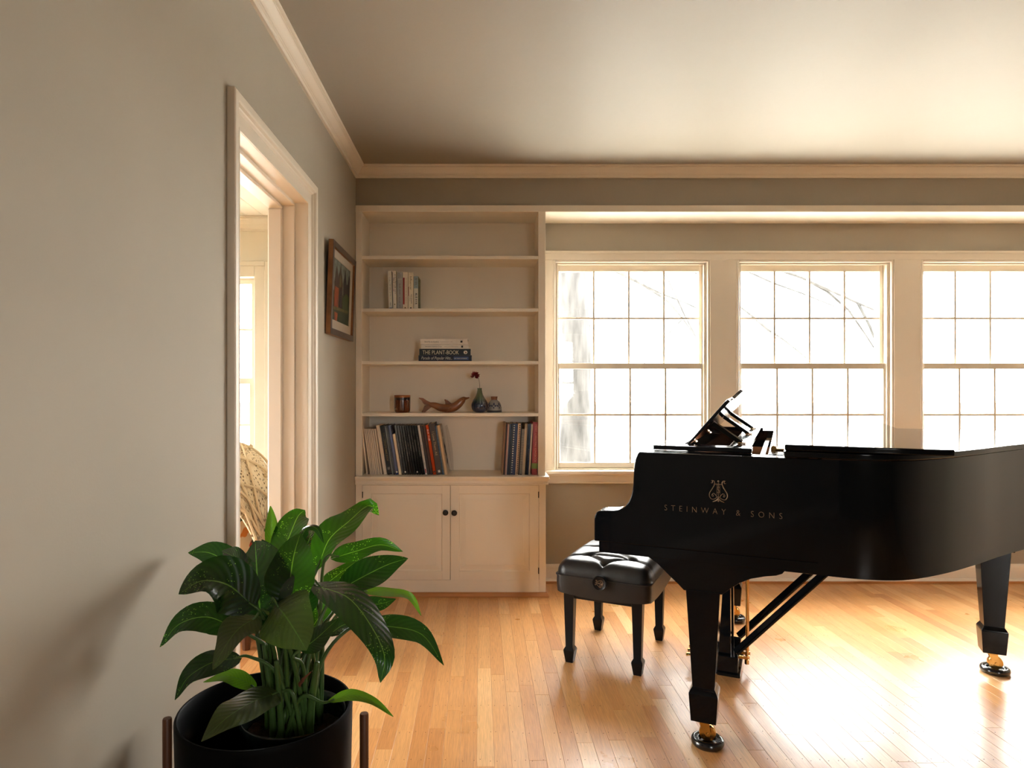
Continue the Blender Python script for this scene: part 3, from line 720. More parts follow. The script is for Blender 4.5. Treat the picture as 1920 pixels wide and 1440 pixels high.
# ------------------------------------------------------------------ ornaments on the fourth shelf
YO = 3.985; kO = YO/F; ZO = SZ[3]
def ox8(x): return XX(720+x/8, YO)
def oz8(y): return ZO+(665-y)/8*kO
# candle
c = tag(empty('candle', (ox8(275), YO, ZO)), 'amber brown glass candle with a copper lid on the fourth shelf', 'candle')
r0 = 123/8*kO
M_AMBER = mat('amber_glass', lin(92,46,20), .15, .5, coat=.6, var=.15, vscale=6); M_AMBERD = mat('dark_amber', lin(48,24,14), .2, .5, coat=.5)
b = MB(); b.lathe([(0,0),(r0*.80,0),(r0*.92,.006),(r0*.97,.016),(r0*.98,.030),(r0*.985,.074)], (0,0,0), 40); b.build('glass', M_AMBER, c, smooth=40)
b = MB(); b.lathe([(r0*.985,.074),(r0*.99,.090)], (0,0,0), 40); b.build('dark_band', M_AMBERD, c, smooth=40)  # darker amber band below the lid
b = MB(); b.lathe([(r0*.99,.090),(r0,.091),(r0,.102),(r0*.97,.104),(0,.104)], (0,0,0), 40); tag(b.build('lid', mat('copper_lid', lin(158,98,58), .35, .5, metal=.6), c, smooth=40), 'copper coloured lid')
# dolphin
M_DOLPH = mat('carved_wood', lin(132,78,44), .28, .5, coat=.4, var=.35, vscale=9, stretch=(1,4,5))
d = tag(empty('dolphin_figurine', (ox8(960), YO, ZO)), 'carved brown wooden dolphin figurine with its head raised', 'figurine')
def dl(x, y): return Vector(((x-960)/8*kO, 0, oz8(y)-ZO))
sp = [(676,548,30),(700,548,36),(760,558,46),(840,588,56),(940,603,62),(1040,588,67),(1110,545,62),(1165,492,53),(1200,463,38),(1222,456,24),(1240,453,17),(1262,447,13),(1280,439,8)]
pts = catmull([dl(x, y) for x, y, r in sp], 4); rr = []
for i in range(len(sp)-1):
    for k in range(4): rr.append((sp[i][2]+(sp[i+1][2]-sp[i][2])*k/4)/8*kO)
rr.append(sp[-1][2]/8*kO)
b = MB(); b.tube(pts, rr, 16, flat=1.0, up=(0,0,1)); b.build('body', M_DOLPH, d, smooth=True)
def slab(pp, th, name, y=0.0):
    b = MB(); q = [dl(*p) for p in pp]; b.prism([(v.x, v.z) for v in q], y-th, y+th, 'y'); return b.build(name, M_DOLPH, d, bev=th*.6)
slab([(712,552),(705,515),(640,485),(590,450),(522,440),(520,450),(560,480),(585,520),(612,548)], .006, 'tail_fluke')
slab([(712,552),(650,545),(610,560),(585,620),(562,655),(572,666),(615,662),(665,622),(722,578)], .006, 'tail_fluke')
slab([(918,545),(918,505),(903,470),(915,465),(955,485),(1015,530)], .005, 'dorsal_fin')
b = MB(); b.tube([dl(1010,590)+Vector((0,-.022,0)), dl(975,615)+Vector((0,-.030,0)), dl(935,642)+Vector((0,-.034,-.0))], [.010,.009,.003], 10, flat=.35); b.build('pectoral_fin', M_DOLPH, d, smooth=True)
b = MB(); b.lathe([(0,-.0025),(.0022,-.001),(.0022,.001),(0,.0025)], tuple(dl(1178,470)+Vector((0,-.0235,0))), 10); b.build('eye', M_DARK, d, smooth=True)
# vase
v = tag(empty('bud_vase', (ox8(1434), YO-.015, ZO)), 'ribbed glazed bud vase, green neck over navy body', 'vase')
def vase_mat():
    m = mat('vase_glaze', lin(30,44,66), .12, .5, coat=.8); nt = m.node_tree; L = nt.links.new
    tc = nt.nodes.new('ShaderNodeTexCoord'); sx = nt.nodes.new('ShaderNodeSeparateXYZ'); r = nt.nodes.new('ShaderNodeValToRGB'); n = nt.nodes.new('ShaderNodeTexNoise'); n.inputs['Scale'].default_value = 60
    ad = nt.nodes.new('ShaderNodeMath'); ad.operation = 'MULTIPLY_ADD'; ad.inputs[1].default_value = .02; L(n.outputs[0], ad.inputs[0])
    L(tc.outputs['Object'], sx.inputs[0]); L(sx.outputs[2], ad.inputs[2])
    mr = nt.nodes.new('ShaderNodeMapRange'); mr.inputs[1].default_value = .0; mr.inputs[2].default_value = .16; L(ad.outputs[0], mr.inputs[0])
    cr = r.color_ramp; cr.elements[0].color = lin(26,34,62); cr.elements[0].position = .35; cr.elements[1].color = lin(92,104,74); cr.elements[1].position = .75
    e = cr.elements.new(.55); e.color = lin(50,72,62)
    L(mr.outputs[0], r.inputs[0]); L(r.outputs[0], nt.nodes['Principled BSDF'].inputs['Base Color']); return m
pf = [(0,665),(58,665),(62,662),(92,645),(112,620),(124,585),(126,550),(118,515),(100,480),(76,445),(54,405),(42,370),(35,335),(33,312),(37,302),(36,299),(28,300),(26,330),(0,332)]
b = MB(); b.lathe([(r/8*kO, (665-y)/8*kO) for r, y in pf], (0,0,0), 96, rib=lambda a, z: 1-.05*abs(math.sin(8*a)) if .01 < z < .14 else 1); b.build('body', vase_mat(), v, smooth=60)
# flower
fx = ox8(1362)-ox8(1434); fz = oz8(120)-ZO
fl = tag(empty('flower', (v.location.x, v.location.y, ZO+.12)), 'dark red dried flower on a thin stem in the bud vase', 'flower')
b = MB(); b.tube(catmull([(0,0,0),(0,0,.05),(-.012,0,.10),(fx,0,fz-.12)], 6), .0011, 6); b.build('stem', mat('dry_stem', lin(92,78,48), .7), fl)
b = MB(); rf = random.Random(5)
for i in range(46):
    a = rf.uniform(0, 2*PI); e = rf.uniform(-.5, 1.2); dd = Vector((math.cos(a)*math.cos(e), math.sin(a)*math.cos(e)*.8-.15, math.sin(e))).normalized()
    c0 = Vector((fx, 0, fz-.12)); l = rf.uniform(.023, .036); sd = dd.orthogonal().normalized()*l*.22; nn = dd.cross(sd).normalized()*.002
    b.poly([c0+dd*.002, c0+dd*l*.5+sd+nn, c0+dd*l, c0+dd*l*.5-sd+nn]); b.poly([c0+dd*l*.5+sd+nn, c0+dd*l*.5-nn, c0+dd*l])
tag(b.build('petals', mat('dark_red_petal', lin(112,18,24), .6, var=.3, vscale=60), fl), kind='stuff')
# jar
j = tag(empty('cork_jar', (ox8(1655), YO+.035, ZO)), 'small white jar with blue leaf motifs and a cork stopper', 'jar')
sc = (YO+.035)/F/8
b = MB(); b.lathe([(0,0),(112*sc,0),(114*sc,12*sc),(112*sc,35*sc),(108*sc,75*sc),(98*sc,120*sc),(82*sc,155*sc),(62*sc,172*sc),(52*sc,176*sc),(50*sc,186*sc),(40*sc,186*sc),(0,186*sc)], (0,0,0), 40)
b.build('body', mat('grey_white_glaze', lin(150,150,148), .25, .5, coat=.5, var=.08, vscale=12), j, smooth=50)
b = MB(); b.lathe([(113.2*sc,4*sc),(115*sc,14*sc),(113.6*sc,30*sc)], (0,0,0), 40); b.build('foot_band', mat('dark_glaze_band', lin(70,68,66), .3), j, smooth=True)
b = MB(); b.lathe([(42*sc,180*sc),(50*sc,236*sc),(0,238*sc)], (0,0,0), 20); tag(b.build('cork', mat('cork', lin(150,102,78), .9, .1, var=.3, vscale=120), j, smooth=40), 'brown cork stopper')
b = MB()
def jp(a, z, k=1.015):
    rr = [(112,35),(108,75),(98,120),(82,155)]; q = 112
    for i in range(3):
        if rr[i][1] <= z <= rr[i+1][1]: q = rr[i][0]+(rr[i+1][0]-rr[i][0])*(z-rr[i][1])/(rr[i+1][1]-rr[i][1])
    return Vector((q*k*sc*math.sin(a), -q*k*sc*math.cos(a), z*sc))
for ca in (-.95, -.1, .75, 1.6):
    for (da, dz, ang, l) in ((0,20,1.4,46),(-.24,-8,2.6,40),(.24,-4,.5,40),(0,-12,-1.5,32)):
        pts = []
        for tt, wd in ((0,0),(.35,.34),(.7,.25),(1,0),(.7,-.25),(.35,-.34)):
            ax = math.cos(ang)*tt*l-math.sin(ang)*wd*l; az = math.sin(ang)*tt*l+math.cos(ang)*wd*l
            pts.append(jp(ca+da*.4+ax/105, min(150, max(38, 92+dz*.5+az))))
        b.poly(pts)
b.build('leaf_motif', mat('cobalt_glaze', lin(40,50,84), .3), j)

# ------------------------------------------------------------------ framed picture on the left wall
pic = tag(empty('framed_picture', (XL+.003, 3.41, 1.475)), 'wood framed painting of dark towers with a white mat on the left wall', 'picture')
pic.rotation_euler = (0, R(2.0), 0)
hw, hh = .283, .445
M_FRW = mat('worn_gilt_wood', lin(134,88,48), .45, .45, var=.3, vscale=14); M_FRD = mat('dark_walnut_frame', lin(52,32,22), .35, .5, var=.2, vscale=10)
def fr_piece(a0, a1, b0, b1, name='frame_rail'):
    b = MB(); b.mi = 0; b.box(.0, .024, a0, a1, b0, b1, bev=.001); o = b.build(name, [M_FRD, M_FRW], pic)
    for p in o.data.polygons:
        if abs(p.normal.x) < .3: p.material_index = 1
    return o
fw = .030
fr_piece(-hw, -hw+fw, 0, hh); fr_piece(hw-fw, hw, 0, hh); fr_piece(-hw+fw, hw-fw, 0, fw); fr_piece(-hw+fw, hw-fw, hh-fw, hh)
b = MB(); b.box(.004, .008, -hw+fw, hw-fw, fw, hh-fw); b.build('backing', M_DARK, pic)
b = MB(); iy0, iy1, iz0, iz1 = -hw+fw, hw-fw, fw, hh-fw; ay0, ay1, az0, az1 = iy0+.052, iy1-.052, iz0+.046, iz1-.040
b.box(.008, .012, iy0, ay0, iz0, iz1); b.box(.008, .012, ay1, iy1, iz0, iz1); b.box(.008, .012, ay0, ay1, iz0, az0); b.box(.008, .012, ay0, ay1, az1, iz1)
tag(b.build('mat_board', mat('white_mat_board', lin(196,180,164), .8), pic), 'white mat board')
cols_a = [lin(118,126,118), lin(66,44,36), lin(150,62,26), lin(58,74,42), lin(46,40,52), lin(98,88,50), lin(44,60,44)]
am = [mat('painted_%d' % i, c, .6, .3, var=.35, vscale=30) for i, c in enumerate(cols_a)]
b = MB(); aw = ay1-ay0; ah = az1-az0; lay = [0]
def ap(pts, mi):
    lay[0] += 1; b.mi = mi; h = .0085+lay[0]*.00012
    b.prism([(ay0+p[0]*aw, az0+p[1]*ah) for p in pts], .008, h, 'x')
ap([(0,0),(1,0),(1,1),(0,1)], 0)
ap([(0,.05),(1,.05),(1,.45),(.85,.55),(.7,.48),(.4,.5),(.2,.42),(0,.5)], 3)
ap([(.08,.2),(.3,.2),(.3,.62),(.26,.8),(.19,.92),(.12,.78),(.08,.62)], 1)
ap([(.26,.2),(.56,.2),(.56,.66),(.5,.80),(.45,.86),(.41,.99),(.36,.86),(.30,.78),(.26,.66)], 1)
ap([(.36,.6),(.47,.6),(.47,.74),(.41,.82),(.36,.74)], 5)
ap([(.60,.2),(.80,.2),(.82,.68),(.74,.80),(.69,.95),(.64,.8),(.60,.68)], 4)
ap([(.80,.2),(1,.2),(1,.84),(.94,.92),(.87,.74),(.80,.7)], 4)
ap([(.10,.12),(.32,.12),(.32,.56),(.10,.56)], 2)
ap([(.56,.18),(.98,.18),(.98,.50),(.80,.56),(.56,.44)], 3)
ap([(0,0),(1,0),(1,.2),(.7,.26),(.4,.2),(0,.24)], 6)
ap([(.05,.17),(.95,.22),(.95,.27),(.05,.22)], 5)
ap([(.13,0),(.27,0),(.30,.14),(.12,.14)], 2)
ap([(.40,.26),(.52,.26),(.52,.55),(.46,.60),(.40,.55)], 4)
b.build('painting', am, pic)
b = MB(); b.box(.0122, .0135, iy0, iy1, iz0, iz1); b.build('glazing', glass_mat('low_glare_glass', .008, .06), pic)

# ------------------------------------------------------------------ grand piano
A = R(24.6)
P0 = (.7706, 2.288, 0)
pn = tag(empty('grand_piano', P0, -A), 'glossy black grand piano with gold lettering on its side', 'piano')
U0, U1 = -.07, 1.40
cheek = [(-.368,.676),(-.368,.752),(-.3665,.764),(-.362,.775),(-.354,.783),(-.343,.7865),(-.325,.788),(-.300,.7895),(-.285,.792),(-.270,.798),(-.257,.808),(-.246,.823),(-.238,.842),(-.233,.862),(-.230,.885),(-.2285,.92),(-.2265,.95),(-.222,.975),(-.215,.992),(-.210,1.0),(.36,1.0),(.36,.676)]
b = MB(); b.prism(cheek, U0, U0+.075, 'y'); b.build('treble_cheek', M_PIANO, pn, bev=.004)
b = MB(); b.prism(cheek, U1-.075, U1, 'y'); b.build('bass_cheek', M_PIANO, pn, bev=.004)
low = [(-.352,.637),(-.352,.6755),(.36,.6755),(.36,.637)]
outer = catmull([(.345,U0,0),(.46,U0+.003,0),(.58,U0+.045,0),(.70,.10,0),(.82,.27,0),(.94,.46,0),(1.08,.66,0),(1.22,.82,0),(1.33,.98,0),(1.37,1.13,0),(1.33,1.28,0),(1.23,1.37,0),(1.10,1.40,0),(.90,1.40,0),(.345,1.40,0)], 5)
def offset(path, d):
    out = []
    for i, p in enumerate(path):
        t = (path[min(i+1,len(path)-1)]-path[max(i-1,0)]).normalized(); out.append(p+Vector((-t.y, t.x, 0))*d)
    return out
def band(path, d0, d1, z0, z1, m, name, parent):
    a = offset(path, d0); c = offset(path, d1); b = MB(); V = []
    for p, q in zip(a, c): V.append([b.bm.verts.new((p.x,p.y,z0)), b.bm.verts.new((p.x,p.y,z1)), b.bm.verts.new((q.x,q.y,z1)), b.bm.verts.new((q.x,q.y,z0))])
    for i in range(len(V)-1):
        for k in range(4): b.bm.faces.new([V[i][k], V[i][(k+1)%4], V[i+1][(k+1)%4], V[i+1][k]])
    b.bm.faces.new(V[0]); b.bm.faces.new(V[-1][::-1]); bmesh.ops.recalc_face_normals(b.bm, faces=b.bm.faces[:])
    return b.build(name, m, parent, smooth=40)
band(outer, 0, .060, .676, 1.0, M_PIANO, 'rim', pn)
band(outer, .005, .055, .637, .6755, M_PIANO, 'lower_rim', pn)
tag(band([Vector((-.16,U0+.076,0)), Vector((.1,U0+.076,0))]+[p for p in offset(outer, .0605)]+[Vector((.1,U1-.076,0)), Vector((-.16,U1-.076,0))], 0, .012, .70, .915, M_INNER, 'inner_rim', pn), 'brown wooden inner rim')
for (y0, y1) in ((U0+.005, U0+.06), (U1-.06, U1-.005)): part('lower_rail', M_PIANO, pn, lambda b: b.prism(low, y0, y1, 'y'), (0,0,0), bev=.002)
part('keybed', M_PIANO, pn, lambda b: b.box(-.350, .06, U0+.061, U1-.061, .637, .675), (0,0,0), bev=.003)
part('keyslip', M_PIANO, pn, lambda b: b.box(-.358, -.336, U0+.077, U1-.077, .6755, .727), (0,0,0), bev=.004)
for (y0, y1) in ((U0+.077, .054), (1.276, U1-.077)):
    part('key_block', M_PIANO, pn, lambda b: b.box(-.335, -.20, y0, y1, .6755, .742), (0,0,0), bev=.004)
part('fallboard', M_PIANO, pn, lambda b: b.prism([(-.198,.728),(-.178,.728),(-.160,.885),(-.172,.900),(-.186,.885)], U0+.077, U1-.077, 'y'), (0,0,0), bev=.003)
kw = (1.275-.055)/52
for i in range(52):
    part('white_key', M_IVORY, pn, lambda b: b.box(-.334, -.20, .055+i*kw+.0005, .055+(i+1)*kw-.0005, .690, .722, bev=.0012), (0,0,0))
for i in range(51):
    if (51-i) % 7 in (1, 3, 4, 6, 0) if False else (i % 7) not in (0, 3):   # counted from the treble end
        part('black_key', M_BLACKW, pn, lambda b: b.box(-.284, -.20, .055+i*kw-.0055, .055+i*kw+.0055, .718, .733, bev=.002), (0,0,0))
# sound board / plate, cross bars
inner = [p for p in offset(outer, .073)]
plan = [(-.155, U0+.09)]+[(p.x, p.y) for p in inner]+[(-.155, U1-.09)]
part('soundboard', M_INNER, pn, lambda b: b.prism(plan, .80, .81, 'z'), (0,0,0))
tag(part('iron_plate', mat('bronze_plate', lin(150,110,60), .4, .5, metal=.5), pn, lambda b: b.prism([(.02,.02),(.25,.02)]+[(p[0]*.96+.02, p[1]*.96+.03) for p in plan if p[0] > .36]+[(.25,1.31),(.02,1.31)], .855, .868, 'z'), (0,0,0)), 'bronze coloured iron plate')
part('belly_rail', M_INNER, pn, lambda b: b.box(-.150, -.02, U0+.09, U1-.09, .72, .90), (0,0,0))
tag(part('cross_strip', mat('pale_strip', lin(214,204,190), .35), pn, lambda b: b.box(.160, .178, .012, 1.32, .945, .953), (0,0,0)), 'pale strip across the opening')
# lid: main part and folded front flap
lidp = [(.248, U0-.012)]+[(p.x, p.y) for p in offset(outer, -.012)]+[(.248, U1+.012)]
part('lid', M_PIANO, pn, lambda b: b.prism(lidp, 1.003, 1.022, 'z'), (0,0,0), bev=.004)
part('lid_flap', M_PIANO, pn, lambda b: b.prism([(.250,U0-.012),(.68,U0-.012),(.70,U0+.0),(.70,U1+.0),(.69,U1+.012),(.250,U1+.012)], 1.0245, 1.0435, 'z'), (0,0,0), bev=.004)
tag(part('lid_hinge', M_BRASS, pn, lambda b: (b.box(.205, .2475, .165, .20, 1.002, 1.009, bev=.0015), b.tube([(.215,.16,1.010),(.215,.205,1.010)], .009, 12)), (0,0,0)), 'brass lid hinge')
part('hinge_ledge', M_PIANO, pn, lambda b: b.box(.200, .2475, .012, 1.318, .985, 1.002), (0,0,0), bev=.002)
# music desk
for (y0, y1) in ((.008, .088), (1.242, 1.322)):
    part('desk_rail', M_PIANO, pn, lambda b: b.box(-.175, .150, y0, y1, 1.003, 1.019), (0,0,0), bev=.004)
# rails resting on ledges of the rim
part('desk_ledge', M_PIANO, pn, lambda b: (b.box(-.175, .15, U0+.0755, .030, .975, 1.002), b.box(-.175, .15, 1.300, U1-.0755, .975, 1.002)), (0,0,0), bev=.002)
part('desk_crossbar', M_PIANO, pn, lambda b: b.box(.072, .140, .089, 1.241, 1.004, 1.018), (0,0,0), bev=.002)
part('desk_crossbar', M_PIANO, pn, lambda b: b.box(-.170, -.085, .089, 1.241, 1.004, 1.018), (0,0,0), bev=.002)
def desk(b):
    tilt = R(40); c, s_ = math.cos(tilt), math.sin(tilt)
    prof = [(.092,0),(1.238,0),(1.238,.203),(1.228,.212),(1.165,.214),(1.10,.216),(1.06,.222),(1.00,.248),(.92,.262),(.80,.268),(.53,.268),(.41,.262),(.33,.248),(.27,.222),(.23,.216),(.165,.214),(.102,.212),(.092,.203)]
    th = .013
    f = [b.bm.verts.new((-.070+h*s_, y, 1.020+h*c)) for y, h in prof]
    k = [b.bm.verts.new((-.070+h*s_+th*c, y, 1.020+h*c-th*s_)) for y, h in prof]
    b.bm.faces.new(f); b.bm.faces.new(k[::-1]); n = len(prof)
    for i in range(n): b.bm.faces.new([f[i], k[i], k[(i+1)%n], f[(i+1)%n]])
    for vv in k[:2]: vv.co.z = max(vv.co.z, 1.0195)
    bmesh.ops.recalc_face_normals(b.bm, faces=b.bm.faces[:])
md = part('music_desk', M_PIANO, pn, desk, (0,0,0), bev=.002)
for y in (.20, .72, 1.13):
    part('desk_prop', M_PIANO, pn, lambda b: b.tube([(.006,y,1.094),(.108,y,1.022)], .009, 4, flat=1.3), (0,0,0))
    tag(part('desk_bracket', M_BRASS, pn, lambda b: b.box(.095, .122, y-.010, y+.010, 1.0185, 1.024, bev=.001), (0,0,0)), 'small brass bracket')
    tag(part('desk_hinge', M_BRASS, pn, lambda b: b.tube([(-.052,y-.02,1.021),(-.052,y+.02,1.021)], .004, 8), (0,0,0)), 'small brass hinge')
tag(part('maker_plate', mat('tan_plate', lin(176,146,110), .4, .5, metal=.4), pn, lambda b: b.box(.165, .215, U1-.0775, U1-.0752, .945, .962), (0,0,0)), 'small tan plate inside the far rim')
# legs
def piano_leg(cx, cy, bracket=True, flip=1):
    def leg(b):
        secs = [(.055,.054,.54),(.036,.036,.205),(.043,.043,.194),(.047,.047,.186),(.047,.047,.180),(.041,.041,.090)]
        rings = []
        for wx, wy, z in secs: rings.append([b.bm.verts.new((cx+sx*wx, cy+sy*wy, z)) for sx, sy in ((-1,-1),(1,-1),(1,1),(-1,1))])
        for i in range(len(rings)-1):
            for k in range(4): b.bm.faces.new([rings[i][k], rings[i][(k+1)%4], rings[i+1][(k+1)%4], rings[i+1][k]])
        b.bm.faces.new(rings[0]); b.bm.faces.new(rings[-1][::-1]); bmesh.ops.recalc_face_normals(b.bm, faces=b.bm.faces[:])
    lg = part('leg', M_PIANO, pn, leg, (0,0,0), bev=.002)
    def caster(b):
        b.tube([(cx,cy,.0905),(cx,cy,.078)], .016, 20)
        for y0, y1 in ((-.020,-.0165),(.0165,.020)):
            b.prism([(cx-.016,.084),(cx+.016,.084),(cx+.022,.050),(cx+.018,.036),(cx+.008,.036),(cx-.006,.056)], cy+y0, cy+y1, 'y')
        b.box(cx-.016, cx+.016, cy-.020, cy+.020, .078, .084, bev=.002)
        b.lathe([(0,-.013),(.020,-.013),(.0255,-.0135),(.0275,-.010),(.028,0),(.0275,.010),(.0255,.0135),(.020,.013),(0,.013)], (0,0,0), 36, M=Matrix.Translation((cx+.010,cy,.0438)) @ Matrix.Rotation(R(90),4,'X'))
        b.tube([(cx+.010,cy-.024,.0438),(cx+.010,cy+.024,.0438)], .005, 12)
    tag(part('caster', M_BRASS, lg, caster, (0,0,0), smooth=35), 'brass caster')
    if bracket:
        arc = [(-.185,.6365),(-.150,.615),(-.110,.578),(-.080,.552),(-.062,.534),(.060,.534),(.085,.556),(.115,.580),(.150,.598),(.19,.610),(.225,.617),(.243,.625),(.252,.6365)]
        part('leg_bracket', M_PIANO, pn, lambda b: b.prism([(cx+x, z) for x, z in arc], cy-.052, cy+.052, 'y'), (0,0,0), bev=.002)
    return lg
LEGS = [(0,0), (0,1.33), (1.06,1.12)]
piano_leg(0, 0); piano_leg(0, 1.33)
def mount(b): b.prism([(.98,.6365),(1.14,.6365),(1.12,.535),(1.0,.535)], 1.04, 1.20, 'y')
part('leg_bracket', M_PIANO, pn, mount, (0,0,0), bev=.002); piano_leg(1.06, 1.12, False)
for y in (.25, .665, 1.08):
    part('under_beam', M_BLACKW, pn, lambda b: b.box(.06, .95 if y > .5 else .6, y-.04, y+.04, .655, .74), (0,0,0))
# lyre
LX, LY = .02, .665
def lyre_base(b):
    b.box(LX-.050, LX+.055, LY-.125, LY+.125, .040, .108); b.box(LX-.060, LX+.064, LY-.135, LY+.135, .026, .041)
ly = part('lyre', M_PIANO, pn, lyre_base, (0,0,0), bev=.004)
for y in (LY-.085, LY+.085):
    part('lyre_post', M_PIANO, ly, lambda b: b.prism([(LX-.026,.108),(LX+.026,.108),(LX+.022,.636),(LX-.022,.636)], y-.021, y+.021, 'y'), (0,0,0), bev=.003)
for y in (LY-.05, LY, LY+.05):
    def pedal(b):
        b.tube(catmull([(LX-.05,y,.072),(LX-.085,y,.074),(LX-.115,y,.066),(LX-.150,y,.062),(LX-.162,y,.060)], 4), [.008]*5+[.009]*4+[.011]*4+[.014]*3+[.004], 10, flat=.5, up=(0,0,1))
    tag(part('pedal', M_BRASS, ly, pedal, (0,0,0), smooth=True), 'brass pedal')
    tag(part('pedal_rod', M_BRASS, ly, lambda b: (b.tube([(LX+.085,y,.085),(LX+.085,y,.655)], .0045, 10), b.box(LX+.055,LX+.090,y-.006,y+.006,.080,.090), b.lathe([(.009,0),(.009,.018),(0,.019)], (LX+.085,y,.06), 12)), (0,0,0)), 'brass pedal rod')
for y in (LY-.10, LY+.10):
    def brace(b):
        b.tube([(LX+.045,y,.120),(LX+.52,y-.0,.650)], .0155, 4, flat=1.0, up=(0,1,0)); b.tube([(LX+.053,y-.0105,.118),(LX+.52,y-.0105,.640)], .004, 6)
    part('brace', M_PIANO, ly, brace, (0,0,0))
# gold lettering and lyre emblem on the side
tag(text('STEINWAY & SONS', .022, M_GOLD, pn, face_front(.0604, U0-.0006, .814), 'lettering', thin=.018, fit=.366, fith=.0185, spacing=1.95, ext=.0003), 'gold lettering')
def emblem(b, T, r, r2=None):
    """a lyre drawn in strokes; T maps emblem (x right, y up, about -1..1) to 3-D"""
    half = [[(-.78,.86),(-.70,.74),(-.56,.80),(-.58,.97),(-.78,1.02),(-.52,1.02)][::-1]]
    side = [(-.80,.80),(-.66,.76),(-.60,.90),(-.72,1.0),(-.50,.98),(-.40,.78),(-.48,.50),(-.70,.16),(-.93,-.16),(-.96,-.48),(-.76,-.74),(-.44,-.74),(-.16,-.56),(-.06,-.50)]
    for sg in (1, -1):
        b.tube(catmull([T(sg*x, y) for x, y in side], 3), [r*(.7+.6*math.sin(PI*i/39)) for i in range(40)], 5)
        b.tube(catmull([T(sg*x, y) for x, y in [(-.62,-.30),(-.52,-.44),(-.62,-.50),(-.70,-.36),(-.52,-.20),(-.30,-.34),(-.14,-.55)]], 3), r*.8, 5)
        b.tube([T(sg*.14,.64), T(sg*.18,-.36)], r*.5, 5)
    b.tube([T(-.46,.68), T(.46,.68)], r*1.2, 5); b.tube([T(0,.9), T(0,-.6)], r*.7, 5)
    b.tube([T(-.10,.95), T(0,.95), T(.10,.95)], [r*1.2, r*3, r*1.2], 8)
    b.tube(catmull([T(.14,.36),(T(-.02,.42)),T(-.14,.30),T(0,.14),T(.14,-.02),T(0,-.14),T(-.16,-.06)], 3), r*.8, 5)
    b.tube([T(-.62,-1.0), T(-.25,-.88), T(0,-.66)], [r*.6,r*1.8,r*1.8], 5); b.tube([T(.62,-1.0), T(.25,-.88), T(0,-.66)], [r*.6,r*1.8,r*1.8], 5); b.tube([T(0,-.5),T(0,-.95)], [r*1.5,r*2.4], 5)
b = MB(); ex = .051; emblem(b, lambda x, y: Vector((ex+x*.0292, U0-.0002, .880+y*.0352)), .0013); tag(b.build('emblem', M_GOLD, pn), 'gold lyre emblem')

# caster cups
cup_labels = ['black caster cup under the front right brass caster of the piano', 'black caster cup under the far piano leg by the window', 'black caster cup under the tail leg of the piano']
ca, sa = math.cos(A), math.sin(A)
for (lx, lyy), lab in zip(LEGS, cup_labels):
    X = P0[0]+lx*ca+lyy*sa; Y = P0[1]-lx*sa+lyy*ca
    b = MB(); b.lathe([(0,.0),(.048,0),(.053,.006),(.055,.014),(.053,.022),(.047,.0265),(.042,.0262),(.038,.020),(.036,.0225),(.031,.0225),(.029,.016),(.022,.0155),(.020,.0155),(0,.0152)], (0,0,0), 40)
    o = b.build('caster_cup', mat('black_bakelite', (.008,.008,.009,1), .2, .5, coat=.4), smooth=50); o.location = (X+.010*ca, Y-.010*sa, .0002); tag(o, lab, 'caster cup', 'caster cups under the piano')

# ------------------------------------------------------------------ piano bench
bn = tag(empty('piano_bench', (.636, 3.103, 0), R(-26.7)), 'tufted black leather piano bench with spade feet', 'bench')
HWX, HLY = .212, .252
def seat_top(b):
    btn = []
    for iy, y in enumerate([-.20,-.12,-.04,.04,.12,.20]):
        for x in ([0.0] if iy % 2 == 0 else [-.105,.105]): btn.append((x, y))
    edges = []
    for i, p in enumerate(btn):
        for q in btn[i+1:]:
            if abs(p[1]-q[1]) < .09 and abs(p[0]-q[0]) > .05: edges.append((p, q))
    edges += [((0,-.20),(0,-.29)),((0,.20),(0,.29)),((-.105,-.12),(-.23,-.17)),((.105,-.12),(.23,-.17)),((-.105,.04),(-.23,.04)),((.105,.04),(.23,.04)),((.105,.2),(.23,.24)),((-.105,.2),(-.23,.24))]
    def segd(x, y, p, q):
        ax, ay = q[0]-p[0], q[1]-p[1]; l2 = ax*ax+ay*ay; t = max(0, min(1, ((x-p[0])*ax+(y-p[1])*ay)/l2)); return math.hypot(x-p[0]-t*ax, y-p[1]-t*ay)
    r = .048
    def fn(u, v):
        s, t = 2*u-1, 2*v-1
        def side(s, h):
            core = (h-r)/(h-r+r*PI/2); a = abs(s)
            if a <= core: return math.copysign(a/core*(h-r), s), 0.0
            k = (a-core)/(1-core)*PI/2; return math.copysign(h-r, s), math.copysign(math.sin(k), s)
        x, ax = side(s, HWX); y, ay = side(t, HLY)
        m = math.hypot(ax, ay)
        if m > 1: ax /= m; ay /= m; m = 1
        x += ax*r; y += ay*r
        dome = .022*(1-(x/HWX)**2)*(1-(y/HLY)**2)
        z = .452+dome-r*1.25*(1-math.sqrt(max(0, 1-m*m)))
        top = max(0, 1-m)
        d = min(segd(x, y, p, q) for p, q in edges); z -= .013*math.exp(-(d/.010)**2)*(.25+.75*top)
        db = min(math.hypot(x-p[0], y-p[1]) for p in btn); z -= .020*math.exp(-(db/.020)**2)*(.3+.7*top)
        return Vector((x, y, z))
    b.grid(fn, 60, 76)
part('cushion', M_LEATHER, bn, seat_top, (0,0,0), smooth=True)
